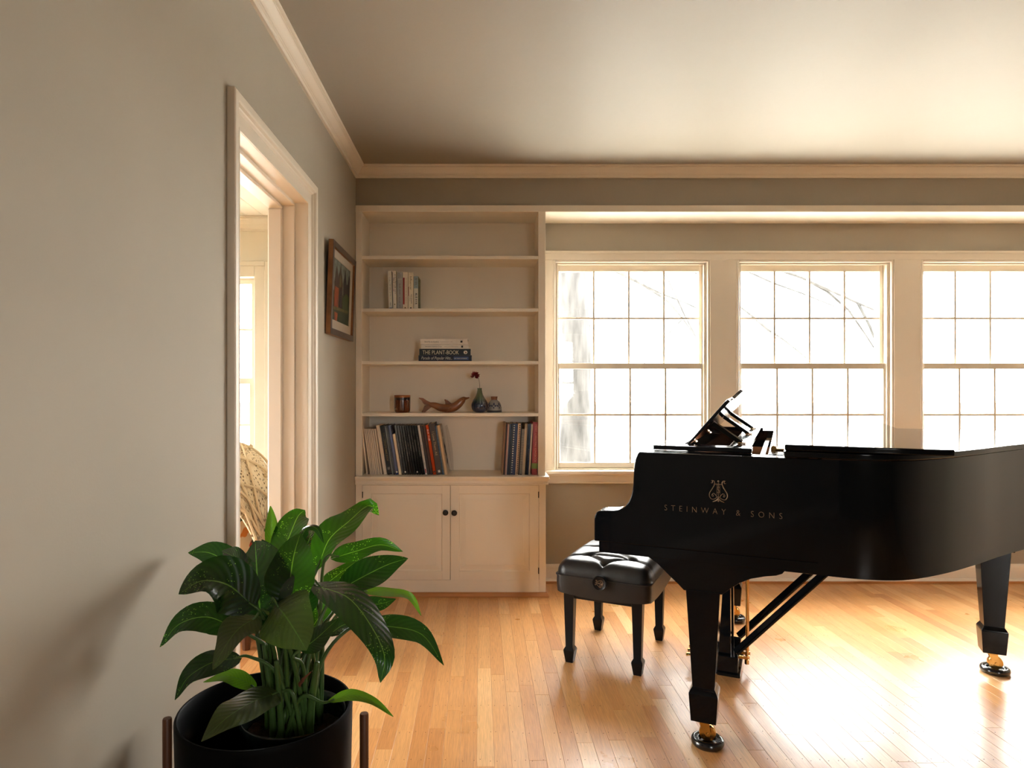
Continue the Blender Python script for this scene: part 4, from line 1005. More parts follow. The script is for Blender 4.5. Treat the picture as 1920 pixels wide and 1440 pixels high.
def boxing(b):
    # leather boxing: from the cushion edge down to a sagging lower hem
    n = 16; per = []
    r = .03
    def ring_pts(hx, hy):
        pts = []
        for (cx, cy, a0) in ((hx-r,hy-r,0),(-hx+r,hy-r,90),(-hx+r,-hy+r,180),(hx-r,-hy+r,270)):
            for k in range(5):
                a = R(a0+k*22.5); pts.append((cx+r*math.cos(a), cy+r*math.sin(a)))
        out = []
        for i in range(len(pts)):
            p, q = pts[i], pts[(i+1) % len(pts)]; m = 10 if math.hypot(p[0]-q[0], p[1]-q[1]) > .05 else 1
            for k in range(m): out.append((p[0]+(q[0]-p[0])*k/m, p[1]+(q[1]-p[1])*k/m))
        return out
    lev = [(.394,.0),(.392,.003),(.388,.003),(.386,-.001),(.36,.0),(.316,-.003)]
    rings = []
    for z, g in lev:
        ring = []
        for (x, y) in ring_pts(HWX+g, HLY+g):
            zz = z
            if z < .32:
                fx = max(0, 1-(x/HWX)**2); fy = max(0, 1-(y/HLY)**2)
                zz -= .016*(fx if abs(y) > HLY-.02 else fy)
            ring.append(b.bm.verts.new((x, y, zz)))
        rings.append(ring)
    m = len(rings[0])
    for i in range(len(rings)-1):
        for k in range(m): b.bm.faces.new([rings[i][k], rings[i+1][k], rings[i+1][(k+1)%m], rings[i][(k+1)%m]])
    b.bm.faces.new(rings[-1][::-1]); b.bm.faces.new(rings[0])
part('seat_boxing', M_LEATHER, bn, boxing, (0,0,0), smooth=50)
part('welt', mat('leather_piping', (.004,.004,.0045,1), .4), bn, lambda b: b.tube([(HWX+.001,-HLY+.03,.389),(HWX-.008,-HLY+.008,.389),(HWX-.03,-HLY-.001,.389),(-HWX+.03,-HLY-.001,.389),(-HWX+.008,-HLY+.008,.389),(-HWX-.001,-HLY+.03,.389),(-HWX-.001,HLY-.03,.389),(-HWX+.03,HLY+.001,.389),(HWX-.03,HLY+.001,.389),(HWX+.001,HLY-.03,.389),(HWX+.001,-HLY+.03,.389)], .0022, 6), (0,0,0))
for y in (-.20,-.12,-.04,.04,.12,.20):
    for x in ([0.0] if round((y+.2)/.08) % 2 == 0 else [-.105,.105]):
        zz = .452+.022*(1-(x/HWX)**2)*(1-(y/HLY)**2)-.031
        part('button', M_LEATHER, bn, lambda b: b.lathe([(.009,0),(.008,.003),(0,.005)], (x,y,zz), 12), (0,0,0), smooth=True)
part('apron_frame', M_BLACKW, bn, lambda b: (b.box(-.165,.165,-.225,-.205,.285,.33), b.box(-.165,.165,.205,.225,.285,.33), b.box(-.165,-.145,-.225,.225,.285,.33), b.box(.145,.165,-.225,.225,.285,.33)), (0,0,0), bev=.002)
for sx in (-1, 1):
    for sy in (-1, 1):
        cx, cy = sx*.1515, sy*.218
        def leg(b):
            rings = []
            for w, z in [(.0235,.33),(.0165,.070),(.0235,.058),(.0245,.052),(.0165,.0)]:
                rings.append([b.bm.verts.new((cx+a*w, cy+c*w, z)) for a, c in ((-1,-1),(1,-1),(1,1),(-1,1))])
            for i in range(4):
                for k in range(4): b.bm.faces.new([rings[i][k], rings[i][(k+1)%4], rings[i+1][(k+1)%4], rings[i+1][k]])
            b.bm.faces.new(rings[0]); b.bm.faces.new(rings[-1][::-1]); bmesh.ops.recalc_face_normals(b.bm, faces=b.bm.faces[:])
        part('leg', M_BLACKW, bn, leg, (0,0,0), bev=.0015)
for sg in (-1, 1):
    MK = Matrix.Translation((-.012*-sg*0, sg*(HLY+.001), .383)) @ Matrix.Rotation(R(90 if sg < 0 else -90), 4, 'X')
    b = MB(); b.lathe([(.016,0),(.016,.010),(.030,.011),(.0315,.015),(.0315,.026),(.029,.0285),(.0275,.0275),(0,.0275)], (0,0,0), 32, M=MK)
    kb = b.build('height_knob', M_BLACKW, bn, smooth=40)
    if sg < 0:
        b = MB(); ra = R(78)
        def T(x, y):
            xx = x*.0155; yy = y*.0165; return MK @ Vector((xx*math.cos(ra)-yy*math.sin(ra), xx*math.sin(ra)+yy*math.cos(ra), .0278))
        emblem(b, T, .0008); tag(b.build('emblem', M_GOLD, kb), 'gold lyre emblem')

# ------------------------------------------------------------------ planter, stand, plant
PC = Vector((-.468, 1.461, 0)); PRr = .1855; PRz = .528
pl = tag(empty('planter', (PC.x, PC.y, .205)), 'round matte black planter in the wooden stand at lower left', 'planter')
b = MB(); b.lathe([(0,0),(.168,0),(.176,.004),(.179,.012),(.1855,.312),(.1855,.319),(.1835,.323),(.1800,.323),(.1775,.319),(.176,.30),(.171,.02),(0,.018)], (0,0,0), 72); b.build('body', M_POT, pl, smooth=40)
st = tag(empty('plant_stand', (PC.x, PC.y, 0)), 'brown wooden plant stand with dowel legs around the black planter', 'plant stand')
for k in range(4):
    a = R(3+90*k); x, y = .2125*math.cos(a), .2125*math.sin(a)
    b = MB(); b.lathe([(.0078,0),(.0098,.004),(.0098,.503),(.0085,.506),(0,.5065)], (x,y,0), 20); b.build('leg', M_WALNUT, st, smooth=40)
for k in range(2):
    b = MB(); b.box(-.2125, .2125, -.011, .011, .178 if k else .182-.0, .2045, bev=.002, M=Matrix.Rotation(R(3+90*k), 4, 'Z')); b.build('cross_bar', M_WALNUT, st)
NC = Vector((-.410, 1.468, 0))
pt = tag(empty('potted_dieffenbachia', (NC.x, NC.y, .285)), 'leafy speckled green houseplant in a dark nursery pot inside the planter', 'plant')
def loc(p): return Vector(p)-Vector(pt.location)
b = MB(); zb = 0
b.lathe([(0,-.055),(.085,-.055),(.092,-.05),(.107,.175),(.108,.19),(.1135,.212),(.1145,.224),(.112,.227),(.109,.224),(.1065,.20),(.1055,.17),(.09,-.04)], (0,0,0), 64)
b.build('nursery_pot', M_NURS, pt, smooth=50)
b = MB(); b.grid(lambda u, v: Vector((.1055*u*math.cos(2*PI*v), .1055*u*math.sin(2*PI*v), .180+.010*noise.noise(Vector((u*6*math.cos(2*PI*v), u*6*math.sin(2*PI*v), 1))))), 10, 40); b.build('soil', M_SOIL, pt, smooth=True)

def leaf_mat(name, base, light, spk, tm=(3.2, 5.2, 1.2), rough=.26, dots=lin(78,104,52), rib=lin(70,94,50), tf=.34):
    m = bpy.data.materials.new(name); m.use_nodes = True; nt = m.node_tree; L = nt.links.new; N = nt.nodes.new
    p = nt.nodes['Principled BSDF']; out = nt.nodes['Material Output']
    uv = N('ShaderNodeUVMap'); uv.uv_map = 'UVMap'; sx = N('ShaderNodeSeparateXYZ'); L(uv.outputs[0], sx.inputs[0])
    # |across|
    ab = N('ShaderNodeMath'); ab.operation = 'SUBTRACT'; ab.inputs[1].default_value = .5; L(sx.outputs[1], ab.inputs[0])
    aa = N('ShaderNodeMath'); aa.operation = 'ABSOLUTE'; L(ab.outputs[0], aa.inputs[0])
    # side veins
    q = N('ShaderNodeMath'); q.operation = 'MULTIPLY_ADD'; q.inputs[1].default_value = -.55; L(aa.outputs[0], q.inputs[0]); L(sx.outputs[0], q.inputs[2])
    q2 = N('ShaderNodeMath'); q2.operation = 'MULTIPLY'; q2.inputs[1].default_value = 70; L(q.outputs[0], q2.inputs[0])
    sn = N('ShaderNodeMath'); sn.operation = 'SINE'; L(q2.outputs[0], sn.inputs[0])
    tc = N('ShaderNodeTexCoord')
    vo = N('ShaderNodeTexVoronoi'); vo.inputs['Scale'].default_value = 240; L(tc.outputs['Object'], vo.inputs['Vector'])
    no = N('ShaderNodeTexNoise'); no.inputs['Scale'].default_value = 22; L(tc.outputs['Object'], no.inputs['Vector'])
    th = N('ShaderNodeMath'); th.operation = 'LESS_THAN'; th.inputs[1].default_value = spk; L(vo.outputs['Distance'], th.inputs[0])
    gt = N('ShaderNodeMath'); gt.operation = 'GREATER_THAN'; gt.inputs[1].default_value = .56; L(no.outputs['Fac'], gt.inputs[0])
    sp = N('ShaderNodeMath'); sp.operation = 'MULTIPLY'; L(th.outputs[0], sp.inputs[0]); L(gt.outputs[0], sp.inputs[1])
    mv = N('ShaderNodeMapRange'); mv.inputs[1].default_value = .016; mv.inputs[2].default_value = .006; L(aa.outputs[0], mv.inputs[0])
    c1 = N('ShaderNodeMix'); c1.data_type = 'RGBA'; c1.inputs[6].default_value = base; c1.inputs[7].default_value = light
    mr = N('ShaderNodeMapRange'); mr.inputs[1].default_value = -1; mr.inputs[2].default_value = 1; mr.inputs[3].default_value = .0; mr.inputs[4].default_value = .16; L(sn.outputs[0], mr.inputs[0])
    L(mr.outputs[0], c1.inputs[0])
    c2 = N('ShaderNodeMix'); c2.data_type = 'RGBA'; L(c1.outputs[2], c2.inputs[6]); c2.inputs[7].default_value = dots; L(sp.outputs[0], c2.inputs[0])
    c3 = N('ShaderNodeMix'); c3.data_type = 'RGBA'; L(c2.outputs[2], c3.inputs[6]); c3.inputs[7].default_value = rib; L(mv.outputs[0], c3.inputs[0])
    L(c3.outputs[2], p.inputs['Base Color']); p.inputs['Coat Weight'].default_value = .35; p.inputs['Coat Roughness'].default_value = .16; p.inputs['Roughness'].default_value = rough; p.inputs['Specular IOR Level'].default_value = .5
    b = N('ShaderNodeBump'); b.inputs['Strength'].default_value = .14; b.inputs['Distance'].default_value = .003; L(sn.outputs[0], b.inputs['Height']); L(b.outputs[0], p.inputs['Normal'])
    t = N('ShaderNodeBsdfTranslucent'); g = N('ShaderNodeVectorMath'); g.operation = 'MULTIPLY'; g.inputs[1].default_value = tm; L(c3.outputs[2], g.inputs[0]); L(g.outputs[0], t.inputs[0])
    mx = N('ShaderNodeMixShader'); mx.inputs[0].default_value = tf; L(p.outputs[0], mx.inputs[1]); L(t.outputs[0], mx.inputs[2]); L(mx.outputs[0], out.inputs[0])
    return m
M_LEAF = leaf_mat('dark_leaf', lin(16,34,14), lin(34,58,22), .22)
M_LEAFY = leaf_mat('lit_green_leaf', lin(74,108,30), lin(100,134,44), .22, (2.2, 2.6, .9))  # light green leaves, some with backlight put into the colour
M_LEAFB = leaf_mat('backlit_leaf', lin(22,44,14), lin(36,64,20), .24, (4.6, 6.4, 1.2), .28, lin(96,122,60), lin(84,108,58), .5)
M_LEAFP = leaf_mat('dull_olive_leaf', lin(50,62,30), lin(74,86,44), .2, (2.2, 3.0, 1.0), .4)
M_STEM = mat('green_petiole', lin(64,92,40), .4, .45, var=.2, vscale=20)

def Cp(cx, cy, Y): return W(420+cx/2.823, 930+cy/2.823, Y)
rl = random.Random(11)
def leaf(pts, hw, nrm, fold=.15, wave=.06, m=None, lit=False, wide=.36, blunt=.75, root=None):
    P = [Cp(*p) for p in pts]; mid = catmull(P, 8); Ym = sum(p[2] for p in pts)/len(pts)
    wpx = hw/2.823*Ym/F; nrm = Vector(nrm).normalized(); n = len(mid)-1; ph = rl.uniform(0, 6)
    ln = sum((mid[i+1]-mid[i]).length for i in range(n))
    frames = []
    for i, p in enumerate(mid):
        t = (mid[min(i+1,n)]-mid[max(i-1,0)]).normalized(); s = t.cross(nrm)
        s = s.normalized() if s.length > 1e-4 else Vector((1,0,0)); frames.append((p, t, s, s.cross(t).normalized()))
    def wid(t):
        a = t**blunt if t > 0 else 0
        return wpx*max(0, math.sin(PI*min(1, a))**.85)*(1-.25*t) if t < 1 else 0
    b = MB(); NU, NV = 18, 10
    def fn(u, v):
        f = u*n; i = min(int(f), n-1); k = f-i
        p = frames[i][0].lerp(frames[i+1][0], k); s = frames[i][2].lerp(frames[i+1][2], k); nn = frames[i][3].lerp(frames[i+1][3], k); t = frames[i][1]
        c = 2*v-1; w = wid(u)+.0006
        ripple = wave*w*abs(c)**1.5*math.sin(ph+u*9+(2 if c > 0 else 0))
        back = -.10*ln*abs(c)**1.6*(1-u)**2
        return loc(p + s*(c*w*(1-.25*fold*fold*abs(c))) + nn*(fold*w*abs(c)**1.25+ripple) + t*back)
    b.grid(fn, NU, NV, uv=True)
    o = b.build('leaf', m or (M_LEAFY if lit else M_LEAF), pt, smooth=True)
    # petiole from the soil
    if root is None: root = NC+Vector((rl.uniform(-.05,.05), rl.uniform(-.05,.05), .462))
    e = P[0]; d = (mid[2]-mid[0]).normalized()
    m1 = root.lerp(e, .5)+Vector((0,0,.05)); m1.x = root.x+(e.x-root.x)*.35; m1.y = root.y+(e.y-root.y)*.35
    m2 = e-d*.03
    path = catmull([root, m1, m2, e+d*.004], 6)
    b = MB(); k = len(path); b.tube([loc(p) for p in path], [.0056-.0036*i/(k-1) for i in range(k)], 8); b.build('petiole', M_STEM, pt, smooth=True)
    return o
FR = (0,-1,.2)
LV = [
 ([(250,290,1.60),(252,200,1.62),(250,120,1.63),(246,52,1.64)], 40, (.4,-1,.2), .45, True),
 ([(300,320,1.55),(345,215,1.60),(390,110,1.66),(428,74,1.68)], 100, (-.15,-1,.3), .15, False),
 ([(400,235,1.46),(440,168,1.48),(490,172,1.48),(528,248,1.46)], 30, (0,-.5,.8), -.3, False),
 ([(508,345,1.52),(560,225,1.56),(660,135,1.62),(765,50,1.70),(820,102,1.72)], 88, (-.25,-.9,.35), .25, False),
 ([(600,322,1.50),(700,292,1.52),(830,258,1.55),(946,294,1.56)], 62, (.0,-.75,.65), .15, False),
 ([(535,470,1.56),(620,405,1.6),(712,338,1.65)], 48, (.1,-.7,.6), .1, False),
 ([(640,480,1.52),(750,420,1.56),(870,362,1.60),(974,330,1.62)], 92, (-.1,-.85,.45), .1, False),
 ([(505,478,1.44),(660,540,1.38),(780,690,1.33),(850,850,1.30),(828,988,1.29)], 118, (.45,-.62,.62), -.12, False),
 ([(750,505,1.60),(880,512,1.63),(985,535,1.65),(1044,634,1.64)], 32, (.1,-.6,.75), .2, True),
 ([(730,565,1.60),(820,572,1.62),(910,545,1.64)], 44, (.0,-.8,.5), .1, False),
 ([(750,690,1.50),(890,692,1.50),(1050,735,1.50),(1163,896,1.48)], 76, (.1,-.62,.75), .05, False),
 ([(285,585,1.32),(335,650,1.28),(395,745,1.25),(437,818,1.24)], 175, (-.1,-.9,.45), -.12, False),
 ([(345,545,1.35),(352,430,1.37),(372,305,1.41),(405,196,1.46)], 138, (.12,-1,.1), .22, False),
 ([(195,640,1.34),(180,500,1.36),(172,360,1.40),(165,236,1.47)], 215, (0,-.95,.25), .08, False),
 ([(140,570,1.30),(20,470,1.28),(-120,450,1.25),(-240,520,1.22)], 160, (-.1,-.75,.6), .05, False),
 ([(160,650,1.30),(80,700,1.27),(10,790,1.24),(-60,920,1.22)], 110, (-.3,-.85,.45), .05, False),
 ([(260,1050,1.38),(150,1090,1.32),(20,1170,1.25),(-120,1300,1.2)], 120, (-.1,-.8,.6), .0, False),
 ([(150,1005,1.50),(80,968,1.5),(0,955,1.5),(-110,985,1.5)], 48, (0,-.6,.75), .1, True),
 ([(578,1078,1.40),(680,1055,1.38),(790,1088,1.36),(896,1168,1.34)], 34, (.1,-.6,.75), .2, True),
 ([(425,805,1.42),(500,745,1.45),(603,650,1.5)], 66, (.1,-.9,.35), .05, False),
 ([(455,715,1.55),(515,620,1.6),(570,530,1.62)], 66, (0,-1,.2), .1, False),
 ([(560,730,1.58),(640,680,1.62),(720,690,1.64)], 50, (.1,-.7,.6), .1, False),
 ([(110,480,1.5),(20,360,1.53),(-80,300,1.56),(-190,300,1.58)], 90, (-.1,-.9,.4), .1, False),
 ([(60,700,1.42),(-90,640,1.42),(-240,680,1.40),(-340,800,1.38)], 95, (-.2,-.7,.7), .05, False),
 ([(60,860,1.36),(-60,880,1.33),(-190,960,1.3),(-260,1080,1.28)], 80, (-.2,-.75,.6), .05, False),
 ([(420,300,1.6),(450,230,1.64),(470,150,1.7)], 55, (0,-1,.2), .1, False),
 ([(90,400,1.40),(60,330,1.44),(-10,290,1.50)], 70, (-.1,-1,.3), .2, False),
 ([(420,620,1.48),(440,520,1.5),(450,400,1.53)], 70, (0,-1,.15), .1, False),
 ([(280,420,1.5),(250,330,1.53),(200,230,1.56)], 70, (0,-1,.15), .1, False),
]
for (pts, hw, nr, fold, is_lit) in LV: leaf(pts, hw, nr, fold, .17, M_LEAFP if pts[0][:2] in ((285,585),(160,650),(260,1050)) else M_LEAFB if pts[0][:2] in ((300,320),(600,322),(345,545),(455,715),(535,470),(508,345)) else None, is_lit, blunt=.52 if pts[0][:2] == (285,585) else .75)
# canes
for (x, y, r, h) in ((-.035,-.03,.008,.22),(.015,.02,.009,.26),(.04,-.025,.010,.18),(-.01,-.055,.008,.20),(-.06,.02,.010,.22),(.03,.05,.009,.2),(-.03,.045,.010,.24)):
    b = MB(); b.tube(catmull([(x,y,.17),(x*1.1,y*1.1,.17+h*.4),(x*1.35,y*1.3,.17+h*.8),(x*1.5,y*1.4,.17+h)], 6), [r*(1-.45*i/18) for i in range(19)], 10)
    b.build('cane', M_STEM, pt, smooth=True)
b = MB(); b.tube(catmull([Cp(398,1000,1.42)-Vector(pt.location), Cp(425,965,1.41)-Vector(pt.location), Cp(462,930,1.41)-Vector(pt.location)], 4), [.006,.004,.004,.005,.003,.003,.002,.002,.001], 6, flat=.4); tag(b.build('dry_sheath', mat('dry_brown', lin(122,70,44), .8), pt), 'dried brown leaf sheath')

# ------------------------------------------------------------------ next room, seen through the doorway
b = MB(); SX0, SX1 = -2.50, -1.500; SZ0, SZ1 = .70, 1.955
b.box(XS, SX0, YS, YS+.15, 0, ZS+.1); b.box(SX1, XL2, YS, YS+.15, 0, ZS+.1); b.box(SX0, SX1, YS, YS+.15, 0, SZ0); b.box(SX0, SX1, YS, YS+.15, SZ1, ZS+.1)
struct(b.build('wall_far', M_SUN), 'pale yellow end wall of the room through the doorway', 'wall')
b = MB(); q = [(1.05, 3.05)]
b.box(XS-.15, XS, YR, q[0][0], 0, ZS+.1); b.box(XS-.15, XS, q[0][1], YS+.15, 0, ZS+.1); b.box(XS-.15, XS, q[0][0], q[0][1], 0, .6); b.box(XS-.15, XS, q[0][0], q[0][1], 2.05, ZS+.1)
struct(b.build('wall_outer', M_SUN), 'pale yellow outer wall of the room through the doorway', 'wall')
b = MB(); b.box(XS-.15, XL2, YR-.15, YR, 0, ZS+.1)
struct(b.build('wall_near', M_SUN), 'pale yellow near wall of the room through the doorway', 'wall')
b = MB(); b.box(XS-.15, XL2, YR-.15, YS+.15, ZS+.016, ZS+.1)
cs = struct(b.build('ceiling_planked', M_SUN), 'cream planked ceiling of the room through the doorway', 'ceiling')
x = XS; k = 0
while x < XL2-.01:
    x1 = min(x+.105, XL2)
    b = MB(); b.prism([(x+.0005,ZS+.017),(x+.0005,ZS+.004),(x+.004,ZS),(x1-.004,ZS),(x1-.0005,ZS+.004),(x1-.0005,ZS+.017)], YR, YS, 'y'); b.build('ceiling_plank', M_SUN, cs); x = x1
b = MB(); prs = [(0,-.090),(.012,-.090),(.014,-.080),(.022,-.074),(.034,-.050),(.052,-.026),(.060,-.020),(.060,-.010),(.066,-.008),(.066,0),(0,0)]
rings = [[b.bm.verts.new((xx, YS-q0, ZS+q1)) for q0, q1 in prs] for xx in (XS, XL2)]
for jn in range(len(prs)): b.bm.faces.new([rings[0][jn], rings[0][(jn+1)%len(prs)], rings[1][(jn+1)%len(prs)], rings[1][jn]])
bmesh.ops.recalc_face_normals(b.bm, faces=b.bm.faces[:])
struct(b.build('trim_6', M_SUN), 'cream cornice at the end wall of the next room', 'trim')
def swin(name, label, x0, x1, z0, z1, muntz, loc, rz):
    root = struct(empty(name, loc, rz), label, 'window')
    b = MB(); c = .090
    b.box(x0-c, x0, -.02, 0, z0, z1+c, bev=.003); b.box(x1, x1+c, -.02, 0, z0, z1+c, bev=.003); b.box(x0, x1, -.02, 0, z1, z1+c, bev=.003)
    b.box(x0-c-.012, x0-c+.018, -.032, 0, z0, z1+c+.012, bev=.003); b.box(x1+c-.018, x1+c+.012, -.032, 0, z0, z1+c+.012, bev=.003); b.box(x0-c+.018, x1+c-.018, -.032, 0, z1+c-.018, z1+c+.012, bev=.003)
    b.box(x0-c-.03, x1+c+.03, -.06, .0, z0-.03, z0, bev=.004)
    b.build('casing', M_SUN, root)
    b = MB(); s_ = .045; zm = (z0+z1)/2-.07
    for (a0, a1, d0) in ((z0, zm+.02, .02), (zm-.015, z1, .06)):
        b.box(x0, x0+s_, d0, d0+.034, a0, a1); b.box(x1-s_, x1, d0, d0+.034, a0, a1); b.box(x0+s_, x1-s_, d0, d0+.034, a0, a0+.04); b.box(x0+s_, x1-s_, d0, d0+.034, a1-.036, a1)
    b.build('sash_frame', M_SUN, root)
    n = max(2, round((x1-x0)/.3)); zs = sorted([z0, zm]+muntz+[z1])
    for i in range(1, n):
        b = MB(); xx = x0+(x1-x0)*i/n; b.box(xx-.007, xx+.007, .03, .08, z0+.04, z1-.04); b.build('muntin', M_SUN, root)
    for z in muntz:
        b = MB(); b.box(x0+s_, x1-s_, .03 if z < zm else .06, .05 if z < zm else .09, z-.007, z+.007); b.build('muntin', M_SUN, root)
    for i in range(n):
        for k in range(len(zs)-1):
            b = MB(); b.box(x0+(x1-x0)*i/n+.008, x0+(x1-x0)*(i+1)/n-.008, .044 if k < 2 else .078, .047 if k < 2 else .081, zs[k]+.008, zs[k+1]-.008); b.build('pane', M_GLASS, root)
    return root
swin('window_5', 'bright window in the end wall of the room through the doorway', SX0, SX1, SZ0, SZ1, [.968, 1.61], (0, YS, 0), 0)
swin('added_window_4', 'unseen window added in the rear wall to light the cabinet', -.25, .25, .70, 2.0, [1.0, 1.65], (1.35, YR, 0), R(180))  # rear opening put in to throw light on the cabinet front
swin('added_window_6', 'wide unseen window added in the outer wall to brighten the next room', -1.0, 1.0, .6, 2.05, [.95, 1.62], (XS, 2.05, 0), R(90))  # outer opening put in to brighten the room beyond the doorway

# armchair with crochet throw
def floral():
    m = mat('floral_upholstery', lin(205,182,148), .9, .15, bump=.1, bscale=300); nt = m.node_tree; L = nt.links.new; N = nt.nodes.new
    tc = N('ShaderNodeTexCoord'); p = nt.nodes['Principled BSDF']; col = None
    prev = None; base = lin(206,184,150)
    for i, (scl, thr, c) in enumerate(((7,.20,lin(96,100,66)),(10,.16,lin(196,120,60)),(8.5,.15,lin(170,66,52)),(13,.13,lin(70,84,62)))):
        mp = N('ShaderNodeMapping'); mp.inputs['Location'].default_value = (i*1.7, i*.9, i*2.3); L(tc.outputs['Object'], mp.inputs[0])
        n = N('ShaderNodeTexNoise'); n.inputs['Scale'].default_value = scl*2.5; n.inputs['Detail'].default_value = 3; L(mp.outputs[0], n.inputs['Vector'])
        v = N('ShaderNodeTexVoronoi'); v.inputs['Scale'].default_value = scl; L(mp.outputs[0], v.inputs['Vector'])
        ad = N('ShaderNodeMath'); ad.operation = 'MULTIPLY_ADD'; ad.inputs[1].default_value = .7; L(n.outputs['Fac'], ad.inputs[0]); L(v.outputs['Distance'], ad.inputs[2])
        lt = N('ShaderNodeMapRange'); lt.inputs[1].default_value = thr+.42; lt.inputs[2].default_value = thr+.38; L(ad.outputs[0], lt.inputs[0])
        mx = N('ShaderNodeMix'); mx.data_type = 'RGBA'; mx.inputs[7].default_value = c
        if prev is None: mx.inputs[6].default_value = base
        else: L(prev, mx.inputs[6])
        L(lt.outputs[0], mx.inputs[0]); prev = mx.outputs[2]
    L(prev, p.inputs['Base Color']); return m
M_FLORAL = floral()
ac = tag(empty('armchair', (-1.45, 3.45, 0)), 'floral upholstered armchair seen through the doorway', 'armchair')
part('seat_base', M_FLORAL, ac, lambda b: b.box(-.42, .42, -.40, .42, .10, .40, bev=.04, seg=3), (0,0,0), smooth=40)
part('seat_cushion', M_FLORAL, ac, lambda b: b.box(-.30, .30, -.22, .44, .40, .52, bev=.05, seg=3), (0,0,0), smooth=40)
part('backrest', M_FLORAL, ac, lambda b: b.box(-.40, .40, -.46, -.20, .30, .84, bev=.09, seg=4), (0,0,0), smooth=40)
for sx in (-1, 1): part('arm', M_FLORAL, ac, lambda b: b.box(min(sx*.28,sx*.46), max(sx*.28,sx*.46), -.34, .40, .30, .62, bev=.08, seg=4), (0,0,0), smooth=40)
for sx in (-1, 1):
    for sy in (-1, 1): part('leg', M_WALNUT, ac, lambda b: b.lathe([(.018,0),(.026,.10),(.026,.11)], (sx*.36, sy*.34, 0), 12), (0,0,0))
# throw: grid draped over the back
def knit():
    m = mat('cream_crochet', lin(214,190,152), .95, .1); nt = m.node_tree; L = nt.links.new; N = nt.nodes.new; p = nt.nodes['Principled BSDF']
    uv = N('ShaderNodeUVMap'); uv.uv_map = 'UVMap'; mp = N('ShaderNodeMapping'); mp.inputs['Scale'].default_value = (100, 64, 1); L(uv.outputs[0], mp.inputs[0])
    v = N('ShaderNodeTexVoronoi'); v.inputs['Scale'].default_value = 1; v.inputs['Randomness'].default_value = .55; L(mp.outputs[0], v.inputs['Vector'])
    r = N('ShaderNodeValToRGB'); r.color_ramp.elements[0].position = .18; r.color_ramp.elements[0].color = lin(92,70,46); r.color_ramp.elements[1].position = .34; r.color_ramp.elements[1].color = lin(238,220,186)
    L(v.outputs['Distance'], r.inputs[0]); L(r.outputs[0], p.inputs['Base Color'])
    b = N('ShaderNodeBump'); b.inputs['Strength'].default_value = .9; b.inputs['Distance'].default_value = .012; L(v.outputs['Distance'], b.inputs['Height']); L(b.outputs[0], p.inputs['Normal']); return m
M_KNIT = knit()
th = tag(empty('crochet_throw', (-1.45, 3.12, .88)), 'cream crochet throw blanket draped over the armchair back', 'blanket')
def drape(u, v):
    x = -.52+1.04*u
    prof = [(-.288,-.155),(-.28,-.115),(-.25,-.075),(-.21,-.06),(-.15,.02),(-.04,.055),(.08,.04),(.15,-.04),(.17,-.18)]
    f = v*(len(prof)-1); i = min(int(f), len(prof)-2); k = f-i; k = k*k*(3-2*k)*.5+k*.5
    y = prof[i][0]+(prof[i+1][0]-prof[i][0])*k; z = prof[i][1]+(prof[i+1][1]-prof[i][1])*k
    e = max(0, abs(x)-.33)
    z += -.9*e*e*6 + .018*math.sin(x*19+v*3)+.012*noise.noise(Vector((x*7, v*5, 2)))+.03*(x < -.1)*math.cos((x+.3)*5)*max(0, v-.4)
    y += .012*math.sin(x*14+v*5)-.0
    return Vector((x*(1-.12*e), y, z))
b = MB(); b.grid(drape, 60, 56, uv=True); o = b.build('blanket', M_KNIT, th, smooth=True); sm = o.modifiers.new('thick', 'SOLIDIFY'); sm.thickness = .012; sm.offset = -1
b = MB()
def surf(u, v): p = drape(u, v); n_ = (drape(min(1,u+.01), v)-drape(max(0,u-.01), v)).cross(drape(u, min(1,v+.01))-drape(u, max(0,v-.01))).normalized(); return p+n_*(.010 if n_.z > 0 or n_.y < 0 else -.010)
for i in range(-5, 12):
    for sg in (1, -1):
        ln = []
        for k in range(41):
            v_ = k/40; u_ = i*.11+sg*(v_*.62)+.0
            if 0 <= u_ <= 1: ln.append(surf(u_, v_))
        if len(ln) > 3: b.tube(ln, .006, 6)
for i in range(10):
    for jx in range(2): 
        u_ = .05+.1*i; v_ = .60+.08*jx
        p = surf(u_, v_); b.lathe([(0,-.012),(.011,-.005),(.012,.004),(0,.013)], tuple(p), 8)
tag(b.build('cable_stitch', mat('cream_yarn', lin(222,200,164), .95, .1, bump=.6, bscale=300), th, smooth=True), kind='stuff')

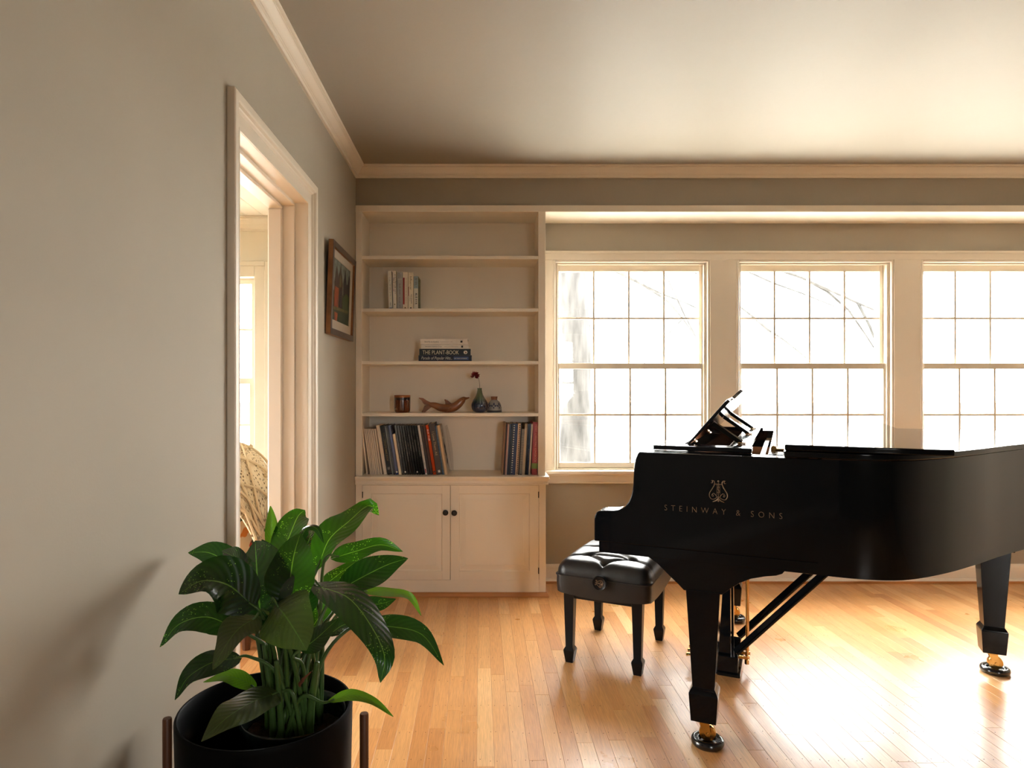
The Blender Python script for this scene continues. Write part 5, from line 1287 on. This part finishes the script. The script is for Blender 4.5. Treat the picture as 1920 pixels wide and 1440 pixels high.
# ------------------------------------------------------------------ outdoors
b = MB(); b.box(XL2+.05, 14, YW+.18, 30, -.69, -.6); b.box(-14, XL2+.05, YS+.2, 30, -.69, -.6); struct(b.build('bounce_ground', M_STONEG), 'pale ground added outside the windows to bounce light indoors', 'ground')  # pale slab added to reflect daylight up onto the soffit
b = MB(); b.box(-40, 60, -40, 80, -.80, -.70); struct(b.build('ground', mat('dark_ground', lin(62,62,52), .95, .1, var=.3, vscale=3)), 'dark ground added around the house to limit bounced light', 'ground')  # dark slab added around the house to cut upward bounce light
tr = tag(empty('garden_tree', (.95, 6.6, -.6)), 'thick pale tree trunk outside the left window', 'tree')
b = MB(); b.tube(catmull([(0,0,0),(-.02,0,1.0),(.0,0,2.2),(-.08,0,3.6),(-.1,.1,5.2)], 6), [.20-.004*i for i in range(25)], 18); b.build('trunk', M_BARK, tr, smooth=True)
rt = random.Random(4)
def limb(p, d, l, r, n):
    pts = [Vector(p)]; d = Vector(d).normalized()
    for i in range(6): d = (d+Vector((rt.uniform(-.2,.2), rt.uniform(-.2,.2), rt.uniform(-.16,.06)))).normalized(); pts.append(pts[-1]+d*l/6)
    b = MB(); b.tube(pts, [r*(1-.13*i) for i in range(7)], 6); b.build('branch', M_BARK, tr, smooth=True)
    if n:
        for k in (2, 4, 5): limb(pts[k], d+Vector((rt.uniform(-.8,.8), rt.uniform(-.5,.5), rt.uniform(-.7,.3))), l*.5, r*.45, n-1)
limb((.0,0,3.4), (1,.2,-.05), 3.4, .035, 1); limb((-.05,0,3.8), (.9,.5,-.2), 4.2, .04, 1); limb((-.05,0,3.0), (1,.9,.15), 4.5, .03, 1)
hs = tag(empty('conical_shrub', (2.30, 9.0, -.6)), 'small conical evergreen in the garden outside the left window', 'shrub')
b = MB(); b.lathe([(0,.02),(.16,.05),(.17,.12),(.13,.45),(.075,.85),(.03,1.12),(0,1.24)], (0,0,0), 20, rib=lambda a, z: 1+.18*math.sin(a*5+z*17)+.1*math.sin(a*9-z*31)); b.build('foliage', mat('blue_green_needles', lin(74,88,92), .9, .1, var=.4, vscale=40, bump=1, bscale=60), hs, smooth=True)
b = MB(); b.tube([(0,0,0),(0,0,.1)], .03, 8); b.build('trunk', M_BARK, hs)
print('boards', n_b, 'objects', len(bpy.data.objects))
